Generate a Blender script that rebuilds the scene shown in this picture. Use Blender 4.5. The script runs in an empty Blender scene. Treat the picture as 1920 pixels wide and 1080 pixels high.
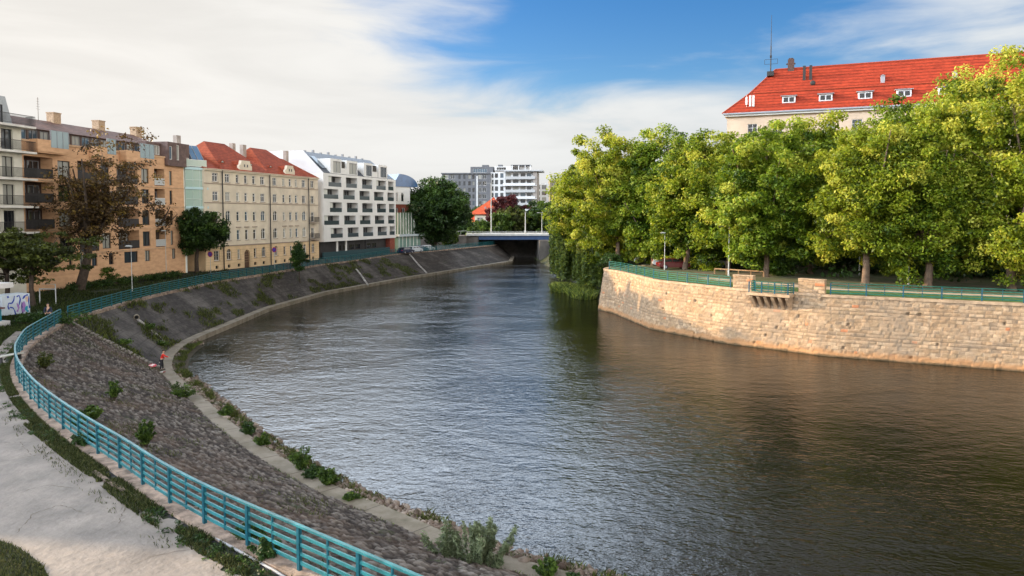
import bpy, math, random
import numpy as np
from mathutils import Vector
from mathutils.geometry import tessellate_polygon
R_=math.radians
random.seed(7); rng=np.random.default_rng(11)
S=bpy.context.scene; COL=S.collection
# ---------- camera ----------
FPX=1400.0; CZ=12.7; PIT=R_(3.1); CY=480.0
cam=bpy.data.objects.new('camera',bpy.data.cameras.new('camera')); COL.objects.link(cam)
cam.location=(0,0,CZ); cam.rotation_euler=(R_(90)-PIT,0,0)
cam.data.sensor_width=36; cam.data.lens=36*FPX/1920; cam.data.shift_y=-60/1920
cam.data.clip_end=9000; cam.data.clip_start=.5
S.camera=cam
S.view_settings.view_transform='Standard'; S.view_settings.look='None'; S.view_settings.gamma=1
S.view_settings.exposure=EXPOSURE=1.05
# ---------- light ----------
SUN_EL=R_(16.3); SUN_AZ=(-.94,.34)      # horizontal direction towards the sun
n_=math.hypot(*SUN_AZ); sx,sy=SUN_AZ[0]/n_,SUN_AZ[1]/n_
sunv=Vector((sx*math.cos(SUN_EL),sy*math.cos(SUN_EL),math.sin(SUN_EL)))
sl=bpy.data.lights.new('sun','SUN'); sl.energy=4.6; sl.angle=R_(.6); sl.color=(1,.745,.46)
so=bpy.data.objects.new('sun',sl); COL.objects.link(so); so.rotation_euler=sunv.to_track_quat('Z','Y').to_euler(); so.location=(-60,20,60)
W=bpy.data.worlds.new('World'); S.world=W; W.use_nodes=True
nt=W.node_tree; N=nt.nodes; Lk=nt.links; N.clear()
def nn(t,nt_=None,**k):
    n=(nt_ or nt).nodes.new(t)
    for a,b in k.items():
        if a[0]=='i' and a[1:].isdigit(): n.inputs[int(a[1:])].default_value=b
        else: setattr(n,a,b)
    return n
def M_(nt_,op,a,b=None,c=None,clamp=False):
    n=nt_.nodes.new('ShaderNodeMath'); n.operation=op; n.use_clamp=clamp
    for i,x in enumerate((a,b,c)):
        if x is None: continue
        if isinstance(x,(int,float)): n.inputs[i].default_value=x
        else: nt_.links.new(x,n.inputs[i])
    return n.outputs[0]
def MR(nt_,x,a,b,c=0,d=1,sm=True):
    n=nt_.nodes.new('ShaderNodeMapRange'); n.interpolation_type='SMOOTHSTEP' if sm else 'LINEAR'
    nt_.links.new(x,n.inputs[0]); 
    for i,v in zip((1,2,3,4),(a,b,c,d)): n.inputs[i].default_value=v
    return n.outputs[0]
sky=nn('ShaderNodeTexSky',sky_type='NISHITA',sun_disc=False,sun_elevation=SUN_EL,sun_rotation=math.atan2(sx,sy),air_density=1.0,dust_density=.5,ozone_density=2.5)
tc=nn('ShaderNodeTexCoord'); sep=nn('ShaderNodeSeparateXYZ'); Lk.new(tc.outputs['Generated'],sep.inputs[0])
vx,vy,vz=sep.outputs
def cloudnoise(rot,sc,scale,detail,rough,dist=0):
    m=nn('ShaderNodeMapping'); m.inputs['Rotation'].default_value=rot; m.inputs['Scale'].default_value=sc
    Lk.new(tc.outputs['Generated'],m.inputs[0])
    t=nn('ShaderNodeTexNoise'); t.inputs['Scale'].default_value=scale; t.inputs['Detail'].default_value=detail; t.inputs['Roughness'].default_value=rough; t.inputs['Distortion'].default_value=dist
    Lk.new(m.outputs[0],t.inputs['Vector']); return t.outputs[0]
c1=cloudnoise((0,R_(14),R_(0)),(1.2,1.2,6.5),2.6,8,.56,.5)
c2=cloudnoise((0,R_(-10),0),(1,1,4.),1.3,4,.5)
# clear blue patch ahead and to the right, high up; white veil towards the sun and the horizon
az=M_(nt,'DIVIDE',vx,M_(nt,'ADD',vy,1.0))          # about half tan azimuth
blue=M_(nt,'MULTIPLY',MR(nt,az,-.22,.05),MR(nt,vz,.03,.24))
b2=M_(nt,'SUBTRACT',blue,M_(nt,'MULTIPLY',MR(nt,az,.15,.34),.42))
b3=M_(nt,'ADD',M_(nt,'MULTIPLY',b2,MR(nt,vz,.42,.28,.0,1)),MR(nt,vz,.5,.9,0,.4))
cl=M_(nt,'SUBTRACT',M_(nt,'ADD',M_(nt,'MULTIPLY',c1,1.95),M_(nt,'MULTIPLY',c2,.7)),M_(nt,'MULTIPLY',b3,1.45))
fac=MR(nt,cl,.04,.98)
hs=nn('ShaderNodeHueSaturation'); hs.inputs['Saturation'].default_value=1.4; hs.inputs['Hue'].default_value=.512; hs.inputs['Value'].default_value=1.0; Lk.new(sky.outputs[0],hs.inputs['Color'])
ccol=nn('ShaderNodeMixRGB'); Lk.new(MR(nt,az,-.35,.25),ccol.inputs[0])
ccol.inputs[1].default_value=(5.45,5.25,4.95,1); ccol.inputs[2].default_value=(4.6,4.75,4.8,1)
ccv=nn('ShaderNodeMixRGB',blend_type='MULTIPLY',i0=1.0); Lk.new(ccol.outputs[0],ccv.inputs[1])
hz=M_(nt,'MULTIPLY',MR(nt,M_(nt,'SUBTRACT',c1,M_(nt,'MULTIPLY',c2,.3)),.1,.55,.90,1.03),MR(nt,vz,.5,.75,1.0,.42)); hz=M_(nt,'MULTIPLY',hz,MR(nt,vy,.45,-.25,1.0,1.5)); cmb=nn('ShaderNodeCombineColor'); [Lk.new(hz,cmb.inputs[i]) for i in range(3)]; Lk.new(cmb.outputs[0],ccv.inputs[2])
east_fill=M_(nt,'MULTIPLY',MR(nt,M_(nt,'SUBTRACT',M_(nt,'MULTIPLY',vx,.9),M_(nt,'MULTIPLY',vy,.45)),.28,.85),MR(nt,vz,.55,.25))   # added out-of-view sky brightness opposite the sun, lighting the backlit facades
cce=nn('ShaderNodeMixRGB',blend_type='ADD',i0=1.0); Lk.new(ccv.outputs[0],cce.inputs[1]); ev=nn('ShaderNodeMixRGB'); Lk.new(east_fill,ev.inputs[0]); ev.inputs[1].default_value=(0,0,0,1); ev.inputs[2].default_value=(16.5,14.6,12.2,1); Lk.new(ev.outputs[0],cce.inputs[2])
mx=nn('ShaderNodeMixRGB'); Lk.new(fac,mx.inputs[0]); glow=M_(nt,'MULTIPLY',MR(nt,az,.17,.0),MR(nt,vz,.275,.36))   # veil brightening towards the sun, above the frame
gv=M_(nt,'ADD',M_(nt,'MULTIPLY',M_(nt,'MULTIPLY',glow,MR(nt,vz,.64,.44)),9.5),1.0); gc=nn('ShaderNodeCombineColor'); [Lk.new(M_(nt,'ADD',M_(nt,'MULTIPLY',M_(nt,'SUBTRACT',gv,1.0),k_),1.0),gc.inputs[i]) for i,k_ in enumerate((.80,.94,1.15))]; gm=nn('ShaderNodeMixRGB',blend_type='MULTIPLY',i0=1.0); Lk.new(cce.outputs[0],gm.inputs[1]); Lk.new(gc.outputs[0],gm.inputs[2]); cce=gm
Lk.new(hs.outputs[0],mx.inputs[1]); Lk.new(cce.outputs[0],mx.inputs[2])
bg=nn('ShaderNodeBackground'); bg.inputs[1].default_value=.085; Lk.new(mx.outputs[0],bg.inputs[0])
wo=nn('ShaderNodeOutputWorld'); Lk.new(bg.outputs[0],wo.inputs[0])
# ---------- helpers ----------
ZL=CZ-8.5; ZR=CZ-7.2; ZLED=.5
cp,sp=math.cos(PIT),math.sin(PIT)
def ray(px,py):
    a=(px-960)/FPX; b=(CY-py)/FPX
    return Vector((a,cp+b*sp,-sp+b*cp))
def G(px,py,z):
    d=ray(px,py); t=(z-CZ)/d.z; return Vector((d.x*t,d.y*t,z))
def AT(px,py,D):
    d=ray(px,py); t=D/d.y; return Vector((d.x*t,D,CZ+d.z*t))
class MB:
    def __init__(s): s.v=[]; s.f=[]
    def add(s,vs,fs):
        o=len(s.v); s.v+= [tuple(p) for p in vs]; s.f+=[tuple(i+o for i in f) for f in fs]; return s
    def quad(s,*p): return s.add(p,[tuple(range(len(p)))])
    def box(s,x0,x1,y0,y1,z0,z1):
        return s.add([(x0,y0,z0),(x1,y0,z0),(x1,y1,z0),(x0,y1,z0),(x0,y0,z1),(x1,y0,z1),(x1,y1,z1),(x0,y1,z1)],
          [(0,3,2,1),(4,5,6,7),(0,1,5,4),(1,2,6,5),(2,3,7,6),(3,0,4,7)])
    def bar(s,a,b,w,h,up=Vector((0,0,1))):
        a=Vector(a);b=Vector(b);d=(b-a).normalized(); sd=d.cross(up)
        if sd.length<1e-3: sd=Vector((1,0,0))
        sd.normalize(); u=sd.cross(d)
        P=[]
        for q in (a,b):
            for i,j in ((-1,-1),(1,-1),(1,1),(-1,1)): P.append(q+sd*(i*w/2)+u*(j*h/2))
        return s.add(P,[(0,1,2,3),(7,6,5,4),(0,4,5,1),(1,5,6,2),(2,6,7,3),(3,7,4,0)])
    def tube(s,pts,rs,n=7,cap=True):
        pts=[Vector(p) for p in pts]
        if not hasattr(rs,'__len__'): rs=[rs]*len(pts)
        o=len(s.v); 
        for i,p in enumerate(pts):
            d=(pts[min(i+1,len(pts)-1)]-pts[max(i-1,0)]).normalized()
            a=d.cross(Vector((0,0,1))) if abs(d.z)<.95 else d.cross(Vector((0,1,0)))
            a.normalize(); b=d.cross(a)
            for k in range(n):
                t=2*math.pi*k/n; s.v.append(tuple(p+(a*math.cos(t)+b*math.sin(t))*rs[i]))
        for i in range(len(pts)-1):
            for k in range(n): s.f.append((o+i*n+k,o+i*n+(k+1)%n,o+(i+1)*n+(k+1)%n,o+(i+1)*n+k))
        if cap:
            s.f.append(tuple(o+k for k in range(n))[::-1]); s.f.append(tuple(o+(len(pts)-1)*n+k for k in range(n)))
        return s
    def prism(s,poly,y0,y1):  # polygon in xz extruded along y
        n=len(poly); vs=[(x,y0,z) for x,z in poly]+[(x,y1,z) for x,z in poly]
        return s.add(vs,[tuple(range(n)),tuple(range(2*n-1,n-1,-1))]+[(i,i+n,(i+1)%n+n,(i+1)%n) for i in range(n)])
    def prismx(s,poly,x0,x1):  # polygon in yz extruded along x
        n=len(poly); vs=[(x0,y,z) for y,z in poly]+[(x1,y,z) for y,z in poly]
        return s.add(vs,[tuple(range(n)),tuple(range(2*n-1,n-1,-1))]+[(i,i+n,(i+1)%n+n,(i+1)%n) for i in range(n)])
    def ell(s,c,r,n=10,m=6):
        o=len(s.v); c=Vector(c)
        for i in range(m+1):
            ph=math.pi*i/m
            for k in range(n):
                t=2*math.pi*k/n; s.v.append((c.x+r[0]*math.sin(ph)*math.cos(t),c.y+r[1]*math.sin(ph)*math.sin(t),c.z+r[2]*math.cos(ph)))
        for i in range(m):
            for k in range(n): s.f.append((o+i*n+k,o+i*n+(k+1)%n,o+(i+1)*n+(k+1)%n,o+(i+1)*n+k))
        return s
    def mesh(s,name): 
        m=bpy.data.meshes.new(name); m.from_pydata(s.v,[],s.f); m.update(); return m
    def build(s,name,mat,parent=None,loc=None,rot=None,smooth=False,bev=0):
        return link(name,s.mesh(name),mat,parent,loc,rot,smooth,bev)
def link(name,m,mat,parent=None,loc=None,rot=None,smooth=False,bev=0):
    if mat and not m.materials: m.materials.append(mat)
    if smooth: m.polygons.foreach_set('use_smooth',[True]*len(m.polygons))
    o=bpy.data.objects.new(name,m); COL.objects.link(o)
    if parent: o.parent=parent
    if loc is not None: o.location=loc
    if rot is not None: o.rotation_euler=(0,0,rot) if isinstance(rot,(int,float)) else rot
    if bev:
        b=o.modifiers.new('bevel','BEVEL'); b.width=bev; b.segments=2; b.limit_method='ANGLE'
    return o
def npmesh(name,V,F,attrs=None,uv=None):
    V=np.asarray(V,np.float32); F=np.asarray(F,np.int32); k=F.shape[1]
    m=bpy.data.meshes.new(name); m.vertices.add(len(V)); m.vertices.foreach_set('co',V.ravel())
    m.loops.add(F.size); m.loops.foreach_set('vertex_index',F.ravel())
    m.polygons.add(len(F)); m.polygons.foreach_set('loop_start',np.arange(len(F),dtype=np.int32)*k)
    try: m.polygons.foreach_set('loop_total',np.full(len(F),k,np.int32))
    except Exception: pass
    m.update(calc_edges=True)
    for n,a in (attrs or {}).items():
        at=m.attributes.new(n,'FLOAT','POINT'); at.data.foreach_set('value',np.asarray(a,np.float32))
    if uv is not None:
        l=m.uv_layers.new(name='UVMap'); l.data.foreach_set('uv',np.asarray(uv,np.float32)[F.ravel()].ravel())
    return m
def tag(o,label,cat,group=None):
    o['label']=label; o['category']=cat
    if group: o['group']=group
    return o
def struct(o): o['kind']='structure'; return o
def stuff(o,label,cat): o['kind']='stuff'; return tag(o,label,cat)
def empty(name,loc,rz=0,label=None,cat=None,group=None):
    o=bpy.data.objects.new(name,None); COL.objects.link(o); o.location=loc; o.rotation_euler=(0,0,rz); o.empty_display_size=.3
    if label: tag(o,label,cat,group)
    return o
def kids(o): return [c for c in COL.objects if c.parent==o]
def copy_tree(o,parent=None):
    c=o.copy(); COL.objects.link(c)
    if parent: c.parent=parent
    for ch in kids(o): copy_tree(ch,c)
    return c
# ---------- materials ----------
MATS={}
def mat(name,col,rough=.8,var=.0,scale=1.0,bump=0,bscale=None,col2=None,spec=.3,metal=0,detail=5,stretch=(1,1,1),tr=0,world=False,thr=(.35,.65)):
    if name in MATS: return MATS[name]
    m=bpy.data.materials.new(name); m.use_nodes=True; t=m.node_tree; p=t.nodes['Principled BSDF']
    p.inputs['Roughness'].default_value=rough; p.inputs['Metallic'].default_value=metal; p.inputs['Specular IOR Level'].default_value=spec
    p.inputs['Base Color'].default_value=(*col,1)
    if var or bump or col2:
        if world: co=t.nodes.new('ShaderNodeNewGeometry').outputs['Position']
        else: co=t.nodes.new('ShaderNodeTexCoord').outputs['Object']
        mp=t.nodes.new('ShaderNodeMapping'); mp.inputs['Scale'].default_value=stretch; t.links.new(co,mp.inputs[0]); co=mp.outputs[0]
    if var or col2:
        ns=t.nodes.new('ShaderNodeTexNoise'); ns.inputs['Scale'].default_value=scale; ns.inputs['Detail'].default_value=detail; ns.inputs['Roughness'].default_value=.6
        t.links.new(co,ns.inputs['Vector'])
        r=t.nodes.new('ShaderNodeValToRGB'); c2=col2 or tuple(c*(1-var) for c in col); c1=col if col2 else tuple(min(1,c*(1+var*.6)) for c in col)
        r.color_ramp.elements[0].position=thr[0]; r.color_ramp.elements[1].position=thr[1]
        r.color_ramp.elements[0].color=(*c2,1); r.color_ramp.elements[1].color=(*c1,1)
        t.links.new(ns.outputs[0],r.inputs[0]); t.links.new(r.outputs[0],p.inputs['Base Color'])
    if bump:
        nb=t.nodes.new('ShaderNodeTexNoise'); nb.inputs['Scale'].default_value=bscale or scale*4; nb.inputs['Detail'].default_value=6; t.links.new(co,nb.inputs['Vector'])
        b=t.nodes.new('ShaderNodeBump'); b.inputs['Strength'].default_value=bump; b.inputs['Distance'].default_value=.05
        t.links.new(nb.outputs[0],b.inputs['Height']); t.links.new(b.outputs[0],p.inputs['Normal'])
    MATS[name]=m; return m
def leafmat(name,dark,mid,light,tr=.45,rough=.5):
    m=bpy.data.materials.new(name); m.use_nodes=True; t=m.node_tree; p=t.nodes['Principled BSDF']; o=t.nodes['Material Output']
    a=t.nodes.new('ShaderNodeAttribute'); a.attribute_name='tone'
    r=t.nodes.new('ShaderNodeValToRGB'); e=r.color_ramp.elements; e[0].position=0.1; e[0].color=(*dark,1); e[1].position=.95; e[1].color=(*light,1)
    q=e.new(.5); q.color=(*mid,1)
    t.links.new(a.outputs['Fac'],r.inputs[0]); t.links.new(r.outputs[0],p.inputs['Base Color']); p.inputs['Roughness'].default_value=rough; p.inputs['Specular IOR Level'].default_value=.25
    tl=t.nodes.new('ShaderNodeBsdfTranslucent'); hs=t.nodes.new('ShaderNodeHueSaturation'); hs.inputs['Value'].default_value=1.25; hs.inputs['Hue'].default_value=.49
    t.links.new(r.outputs[0],hs.inputs['Color']); t.links.new(hs.outputs[0],tl.inputs[0])
    mx=t.nodes.new('ShaderNodeMixShader'); mx.inputs[0].default_value=tr
    t.links.new(p.outputs[0],mx.inputs[1]); t.links.new(tl.outputs[0],mx.inputs[2]); t.links.new(mx.outputs[0],o.inputs[0])
    return m
# ---------- curves ----------
def smooth(P,step=1.0,it=6):
    P=np.array([(p[0],p[1]) for p in P],float)
    s=np.r_[0,np.cumsum(np.hypot(*np.diff(P,axis=0).T))]; n=max(2,int(s[-1]/step)); t=np.linspace(0,s[-1],n+1)
    Q=np.c_[np.interp(t,s,P[:,0]),np.interp(t,s,P[:,1])]
    for _ in range(it):
        Q[1:-1]=(Q[:-2]+2*Q[1:-1]+Q[2:])/4
    return Q
def arc(Q): return np.r_[0,np.cumsum(np.hypot(*np.diff(Q,axis=0).T))]
def resamp(Q,n):
    s=arc(Q); t=np.linspace(0,s[-1],n); return np.c_[np.interp(t,s,Q[:,0]),np.interp(t,s,Q[:,1])]
def normals(Q):
    d=np.gradient(Q,axis=0); d/=np.hypot(*d.T)[:,None]; return np.c_[d[:,1],-d[:,0]]   # to the right of travel
def offset(Q,o): return Q+normals(Q)*o
def cut(Q,s0,s1,step):
    s=arc(Q); t=np.arange(s0,s1,step); return np.c_[np.interp(t,s,Q[:,0]),np.interp(t,s,Q[:,1])]
def snear(Q,p):
    return arc(Q)[np.argmin(np.hypot(Q[:,0]-p[0],Q[:,1]-p[1]))]
TOPpx=[(512,1042),(423,1001),(347,958),(289,921),(241,882),(198,858),(161,832),(128,808),(104,790),(65,753),(39,714),(34,686),(52,650),(123,604),(177,587),(239,568),(297,553),(400,530),(540,507),(599,497),(666,489),(740,477),(821,470),(866,466),(923,460)]
LEDpx=[(874,1052),(822,1022),(720,975),(611,930),(538,892),(465,845),(392,788),(355,748),(331,730),(310,708),(300,698),(297,683),(304.5,665),(325,647),(364,628),(420,606),(494,576),(606,546),(681,533),(760,519),(862,503),(954,489)]
TOP=smooth([(60,-14),(30,-3),(13,4.4),(5,9.7),(.9,12.8),(-1.7,14.85)]+[tuple(G(*q,ZL)[:2]) for q in TOPpx]+[(-4,222)],.5,14)
LED=smooth([(68,-12),(36,2),(16,13.6),(5.5,21.3),(1.3,24.4)]+[tuple(G(*q,ZLED)[:2]) for q in LEDpx]+[(-.2,226)],.5,14)
WT=smooth([(150,6),(90,34),(60,50)]+[tuple(G(*q,ZR)[:2]) for q in [(1920,569),(1544,552.5),(1487,548),(1371,540),(1232,525),(1160,508)]]+[(12.3,100.6),(13.2,104),(16,106.5),(20,107.5)],.4,5)
# ---------- relief surfaces ----------
def vnoise(x,y,seed=0):
    xi=np.floor(x).astype(np.int64); yi=np.floor(y).astype(np.int64); xf=x-xi; yf=y-yi
    def h(a,b): 
        k=(a*374761393+b*668265263+seed*974711)&0xffffffff; k=((k^(k>>13))*1274126177)&0xffffffff; return ((k^(k>>16))&0xffff)/65535.
    u=xf*xf*(3-2*xf); v=yf*yf*(3-2*yf)
    return (h(xi,yi)*(1-u)+h(xi+1,yi)*u)*(1-v)+(h(xi,yi+1)*(1-u)+h(xi+1,yi+1)*u)*v
def hash2(a,b,seed=0):
    k=(a.astype(np.int64)*374761393+b.astype(np.int64)*668265263+seed*974711)&0xffffffff; k=((k^(k>>13))*1274126177)&0xffffffff; return ((k^(k>>16))&0xffff)/65535.
def ashlar(s,t,rh=.36,w0=.45,w1=1.3,jw=.035,amp=.05,seed=3):
    r=np.floor(t/rh).astype(int); rm=r.max()+1; ed=[]
    g=np.random.default_rng(seed); L=s.max()+3
    joint=np.zeros(s.shape); tone=np.zeros(s.shape); pr=np.zeros(s.shape)
    for k in range(rm+1):
        e=np.cumsum(g.uniform(w0,w1,int(L/w0)+4))-g.uniform(0,w1); m=r==k
        if not m.any(): continue
        x=s[m]; i=np.searchsorted(e,x); i=np.clip(i,1,len(e)-1); dx=np.minimum(x-e[i-1],e[i]-x)
        tt=t[m]/rh-k; dy=np.minimum(tt,1-tt)*rh; d=np.minimum(np.abs(dx),dy)
        joint[m]=np.clip(1-d/jw,0,1); a=hash2(i,np.full(i.shape,k),seed); tone[m]=a; pr[m]=hash2(i,np.full(i.shape,k),seed+9)
    n=vnoise(s*5,t*7,seed)+.5*vnoise(s*13,t*15,seed+1)
    h=(pr-.5)*amp+n*amp*.55-joint*amp*1.0
    return h,tone,joint
def cobble(s,t,cx=.34,cy=.2,seed=5,amp=.09):
    u=s/cx; v=t/cy; ui=np.floor(u); vi=np.floor(v); d1=np.full(s.shape,9.); d2=np.full(s.shape,9.); idt=np.zeros(s.shape)
    for a in (-1,0,1):
        for b in (-1,0,1):
            cxi=ui+a; cyi=vi+b; px=cxi+.5+(hash2(cxi,cyi,seed)-.5)*.85; py=cyi+.5+(hash2(cxi,cyi,seed+1)-.5)*.85
            d=np.hypot((u-px),(v-py)); idn=hash2(cxi,cyi,seed+2)
            c=d<d1; d2=np.where(c,d1,np.minimum(d2,d)); d1=np.where(c,d,d1); idt=np.where(c,idn,idt)
    e=np.clip((d2-d1)/.35,0,1); joint=1-e
    h=np.sqrt(e)*amp+(idt-.5)*amp*.7+vnoise(s*9,t*12,seed)*amp*.4-amp*.8
    return h,idt,joint**2
def relief(name,B,T,zb,zt,ns,nt_,fn,matl,amin=None,smoothf=True):
    B=resamp(B,ns); T=resamp(T,ns); s=arc((B+T)/2); w=np.mean(np.hypot(*(T-B).T)); H=math.hypot(w,zt-zb)
    t=np.linspace(0,1,nt_); SS,TT=np.meshgrid(s,t*H,indexing='ij')
    P=np.zeros((ns,nt_,3)); P[:,:,:2]=B[:,None,:]*(1-t)[None,:,None]+T[:,None,:]*t[None,:,None]; P[:,:,2]=zb+(zt-zb)*t
    ds=np.gradient(P,axis=0); dt=np.gradient(P,axis=1); n=np.cross(dt,ds); n/=np.linalg.norm(n,axis=2,keepdims=True)+1e-9
    h,tone,joint=fn(SS,TT)
    sg=np.where(n[:,:,2:3]<0,-1,1)
    P+=n*sg*h[:,:,None]
    idx=np.arange(ns*nt_).reshape(ns,nt_)
    F=np.stack([idx[:-1,:-1],idx[1:,:-1],idx[1:,1:],idx[:-1,1:]],-1).reshape(-1,4)
    if sg[0,0,0]>0: F=F[:,::-1] if np.cross(ds[0,0],dt[0,0])[2]<0 else F
    m=npmesh(name,P.reshape(-1,3),F,{'tone':tone.ravel(),'joint':joint.ravel()},np.stack([SS.ravel(),TT.ravel()],-1))
    return link(name,m,matl,smooth=smoothf)
def stonemat(name,ramp,jcol,stain=None,grass=None,rough=.9,sscale=.35,zband=None):
    m=bpy.data.materials.new(name); m.use_nodes=True; t=m.node_tree; p=t.nodes['Principled BSDF']; p.inputs['Roughness'].default_value=rough; p.inputs['Specular IOR Level'].default_value=.2
    a=t.nodes.new('ShaderNodeAttribute'); a.attribute_name='tone'; j=t.nodes.new('ShaderNodeAttribute'); j.attribute_name='joint'
    r=t.nodes.new('ShaderNodeValToRGB'); r.color_ramp.elements.remove(r.color_ramp.elements[1])
    r.color_ramp.interpolation='CONSTANT' if len(ramp)>4 else 'LINEAR'
    for i,(q,c) in enumerate(ramp):
        e=r.color_ramp.elements[0] if i==0 else r.color_ramp.elements.new(q); e.position=q; e.color=(*c,1)
    t.links.new(a.outputs['Fac'],r.inputs[0]); col=r.outputs[0]
    pos=t.nodes.new('ShaderNodeNewGeometry').outputs['Position']
    def mix(f,c1,c2,mode='MIX'):
        x=t.nodes.new('ShaderNodeMixRGB'); x.blend_type=mode
        for i,v in ((0,f),(1,c1),(2,c2)):
            if isinstance(v,(int,float)): x.inputs[i].default_value=v
            elif isinstance(v,tuple): x.inputs[i].default_value=(*v,1)
            else: t.links.new(v,x.inputs[i])
        return x.outputs[0]
    def noise(sc,d=6,st=(1,1,1)):
        mp=t.nodes.new('ShaderNodeMapping'); mp.inputs['Scale'].default_value=st; t.links.new(pos,mp.inputs[0])
        q=t.nodes.new('ShaderNodeTexNoise'); q.inputs['Scale'].default_value=sc; q.inputs['Detail'].default_value=d; q.inputs['Roughness'].default_value=.65; t.links.new(mp.outputs[0],q.inputs['Vector']); return q.outputs[0]
    col=mix(MR(t,noise(9,4),.3,.7,0,.45),col,(.5,.5,.5),'OVERLAY')
    f=MR(t,noise(3.,6),.25,.75,.72,1.2); cc=t.nodes.new('ShaderNodeCombineColor'); [t.links.new(f,cc.inputs[i]) for i in range(3)]
    col=mix(1.0,col,cc.outputs[0],'MULTIPLY')
    if stain: col=mix(MR(t,noise(sscale,5,(1,1,.35)),.45,.7,0,.75),col,stain)
    col=mix(M_(t,'MULTIPLY',j.outputs['Fac'],.8),col,jcol)
    if grass: col=mix(MR(t,noise(.55,8),.6,.68,0,.85),col,grass)
    if zband:
        sp=t.nodes.new('ShaderNodeSeparateXYZ'); t.links.new(pos,sp.inputs[0])
        for (z0,z1,c,fa) in zband:
            q=M_(t,'ADD',sp.outputs[2],M_(t,'MULTIPLY',M_(t,'SUBTRACT',noise(.9,5),.5),(z1-z0)*2.2)); col=mix(MR(t,q,z1,z0,0,fa),col,c)
    t.links.new(col,p.inputs['Base Color'])
    nb=noise(22,4); b=t.nodes.new('ShaderNodeBump'); b.inputs['Strength'].default_value=.5; b.inputs['Distance'].default_value=.03; t.links.new(nb,b.inputs['Height']); t.links.new(b.outputs[0],p.inputs['Normal'])
    return m
# ---------- ground and water ----------
def poly(name,pts,z,m):
    vs=[Vector((p[0],p[1],0)) for p in pts]; tri=tessellate_polygon([vs]); mb=MB()
    fs=[]
    for a,b,c in tri:
        n=(vs[b]-vs[a]).cross(vs[c]-vs[a]).z; fs.append((a,b,c) if n>0 else (a,c,b))
    mb.add([(p[0],p[1],z) for p in pts],fs); return mb.build(name,m)
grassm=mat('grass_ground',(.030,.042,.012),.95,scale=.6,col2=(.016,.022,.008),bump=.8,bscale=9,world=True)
parkm=mat('park_ground',(.05,.06,.018),.95,scale=.35,col2=(.10,.075,.045),bump=.6,bscale=9,world=True,thr=(.38,.55))
asph=mat('asphalt',(.055,.055,.058),.95,var=.3,scale=2,world=True,spec=.05)
farm=mat('far_ground',(.03,.045,.015),.95,var=.4,scale=.05,world=True)
conc=mat('weathered_concrete',(.36,.31,.25),.9,var=.38,scale=1.3,bump=.5,bscale=14,world=True)
curbm=mat('curb_concrete',(.27,.20,.155),.9,var=.6,scale=2.2,bump=.6,bscale=14,world=True)
ledm=mat('ledge_concrete',(.24,.205,.16),.9,scale=.8,col2=(.13,.11,.075),bump=.6,bscale=14,world=True,thr=(.3,.6))
def watermat():
    m=bpy.data.materials.new('river_water'); m.use_nodes=True; t=m.node_tree; p=t.nodes['Principled BSDF']
    p.inputs['Base Color'].default_value=(.0075,.006,.003,1); p.inputs['Roughness'].default_value=.04; p.inputs['IOR'].default_value=1.34; p.inputs['Specular IOR Level'].default_value=.23
    pos=t.nodes.new('ShaderNodeNewGeometry').outputs['Position']
    def noise(sc,d,st,dist=0,rot=0):
        mp=t.nodes.new('ShaderNodeMapping'); mp.inputs['Scale'].default_value=st; mp.inputs['Rotation'].default_value=(0,0,rot); t.links.new(pos,mp.inputs[0])
        q=t.nodes.new('ShaderNodeTexNoise'); q.inputs['Scale'].default_value=sc; q.inputs['Detail'].default_value=d; q.inputs['Roughness'].default_value=.55; q.inputs['Distortion'].default_value=dist; t.links.new(mp.outputs[0],q.inputs['Vector']); return q.outputs[0]
    rip=noise(2.3,3,(1,1.35,1),.15,.4); rp2=noise(6.5,2,(1,1.3,1),.1,-.3); sw=noise(.8,3,(1,1.3,1),.15,.2); pat=noise(.07,3,(1,1.5,1),1.2)
    am=MR(t,pat,.35,.65,.7,1.15)
    h=M_(t,'ADD',M_(t,'MULTIPLY',rip,.036),M_(t,'ADD',M_(t,'MULTIPLY',rp2,.014),M_(t,'MULTIPLY',sw,.062)))
    h=M_(t,'MULTIPLY',h,am)
    b=t.nodes.new('ShaderNodeBump'); b.inputs['Strength'].default_value=1; b.inputs['Distance'].default_value=1.0; t.links.new(h,b.inputs['Height']); t.links.new(b.outputs[0],p.inputs['Normal'])
    return m
struct(MB().quad((-500,-120,0),(500,-120,0),(500,420,0),(-500,420,0)).build('river_water',watermat()))
TOPg=TOP[::4]
lpts=[tuple(q) for q in offset(TOP,-.02)[::4]]+[(-4,300),(-420,300),(-420,-110),(90,-110),(90,-14)]
struct(poly('left_bank_ground',lpts,ZL,asph))
rpts=[tuple(q) for q in offset(WT,.45)[::4]][::1]+[(19,108.2),(19,128),(17,160),(12,200),(10,222),(10,300),(420,300),(420,-40),(150,-40)]
struct(poly('right_bank_ground',rpts,ZR-.02,parkm))
struct(MB().quad((-3000,298,ZL+.8),(3000,298,ZL+.8),(3000,6000,ZL+.8),(-3000,6000,ZL+.8)).build('far_ground',farm))
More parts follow.
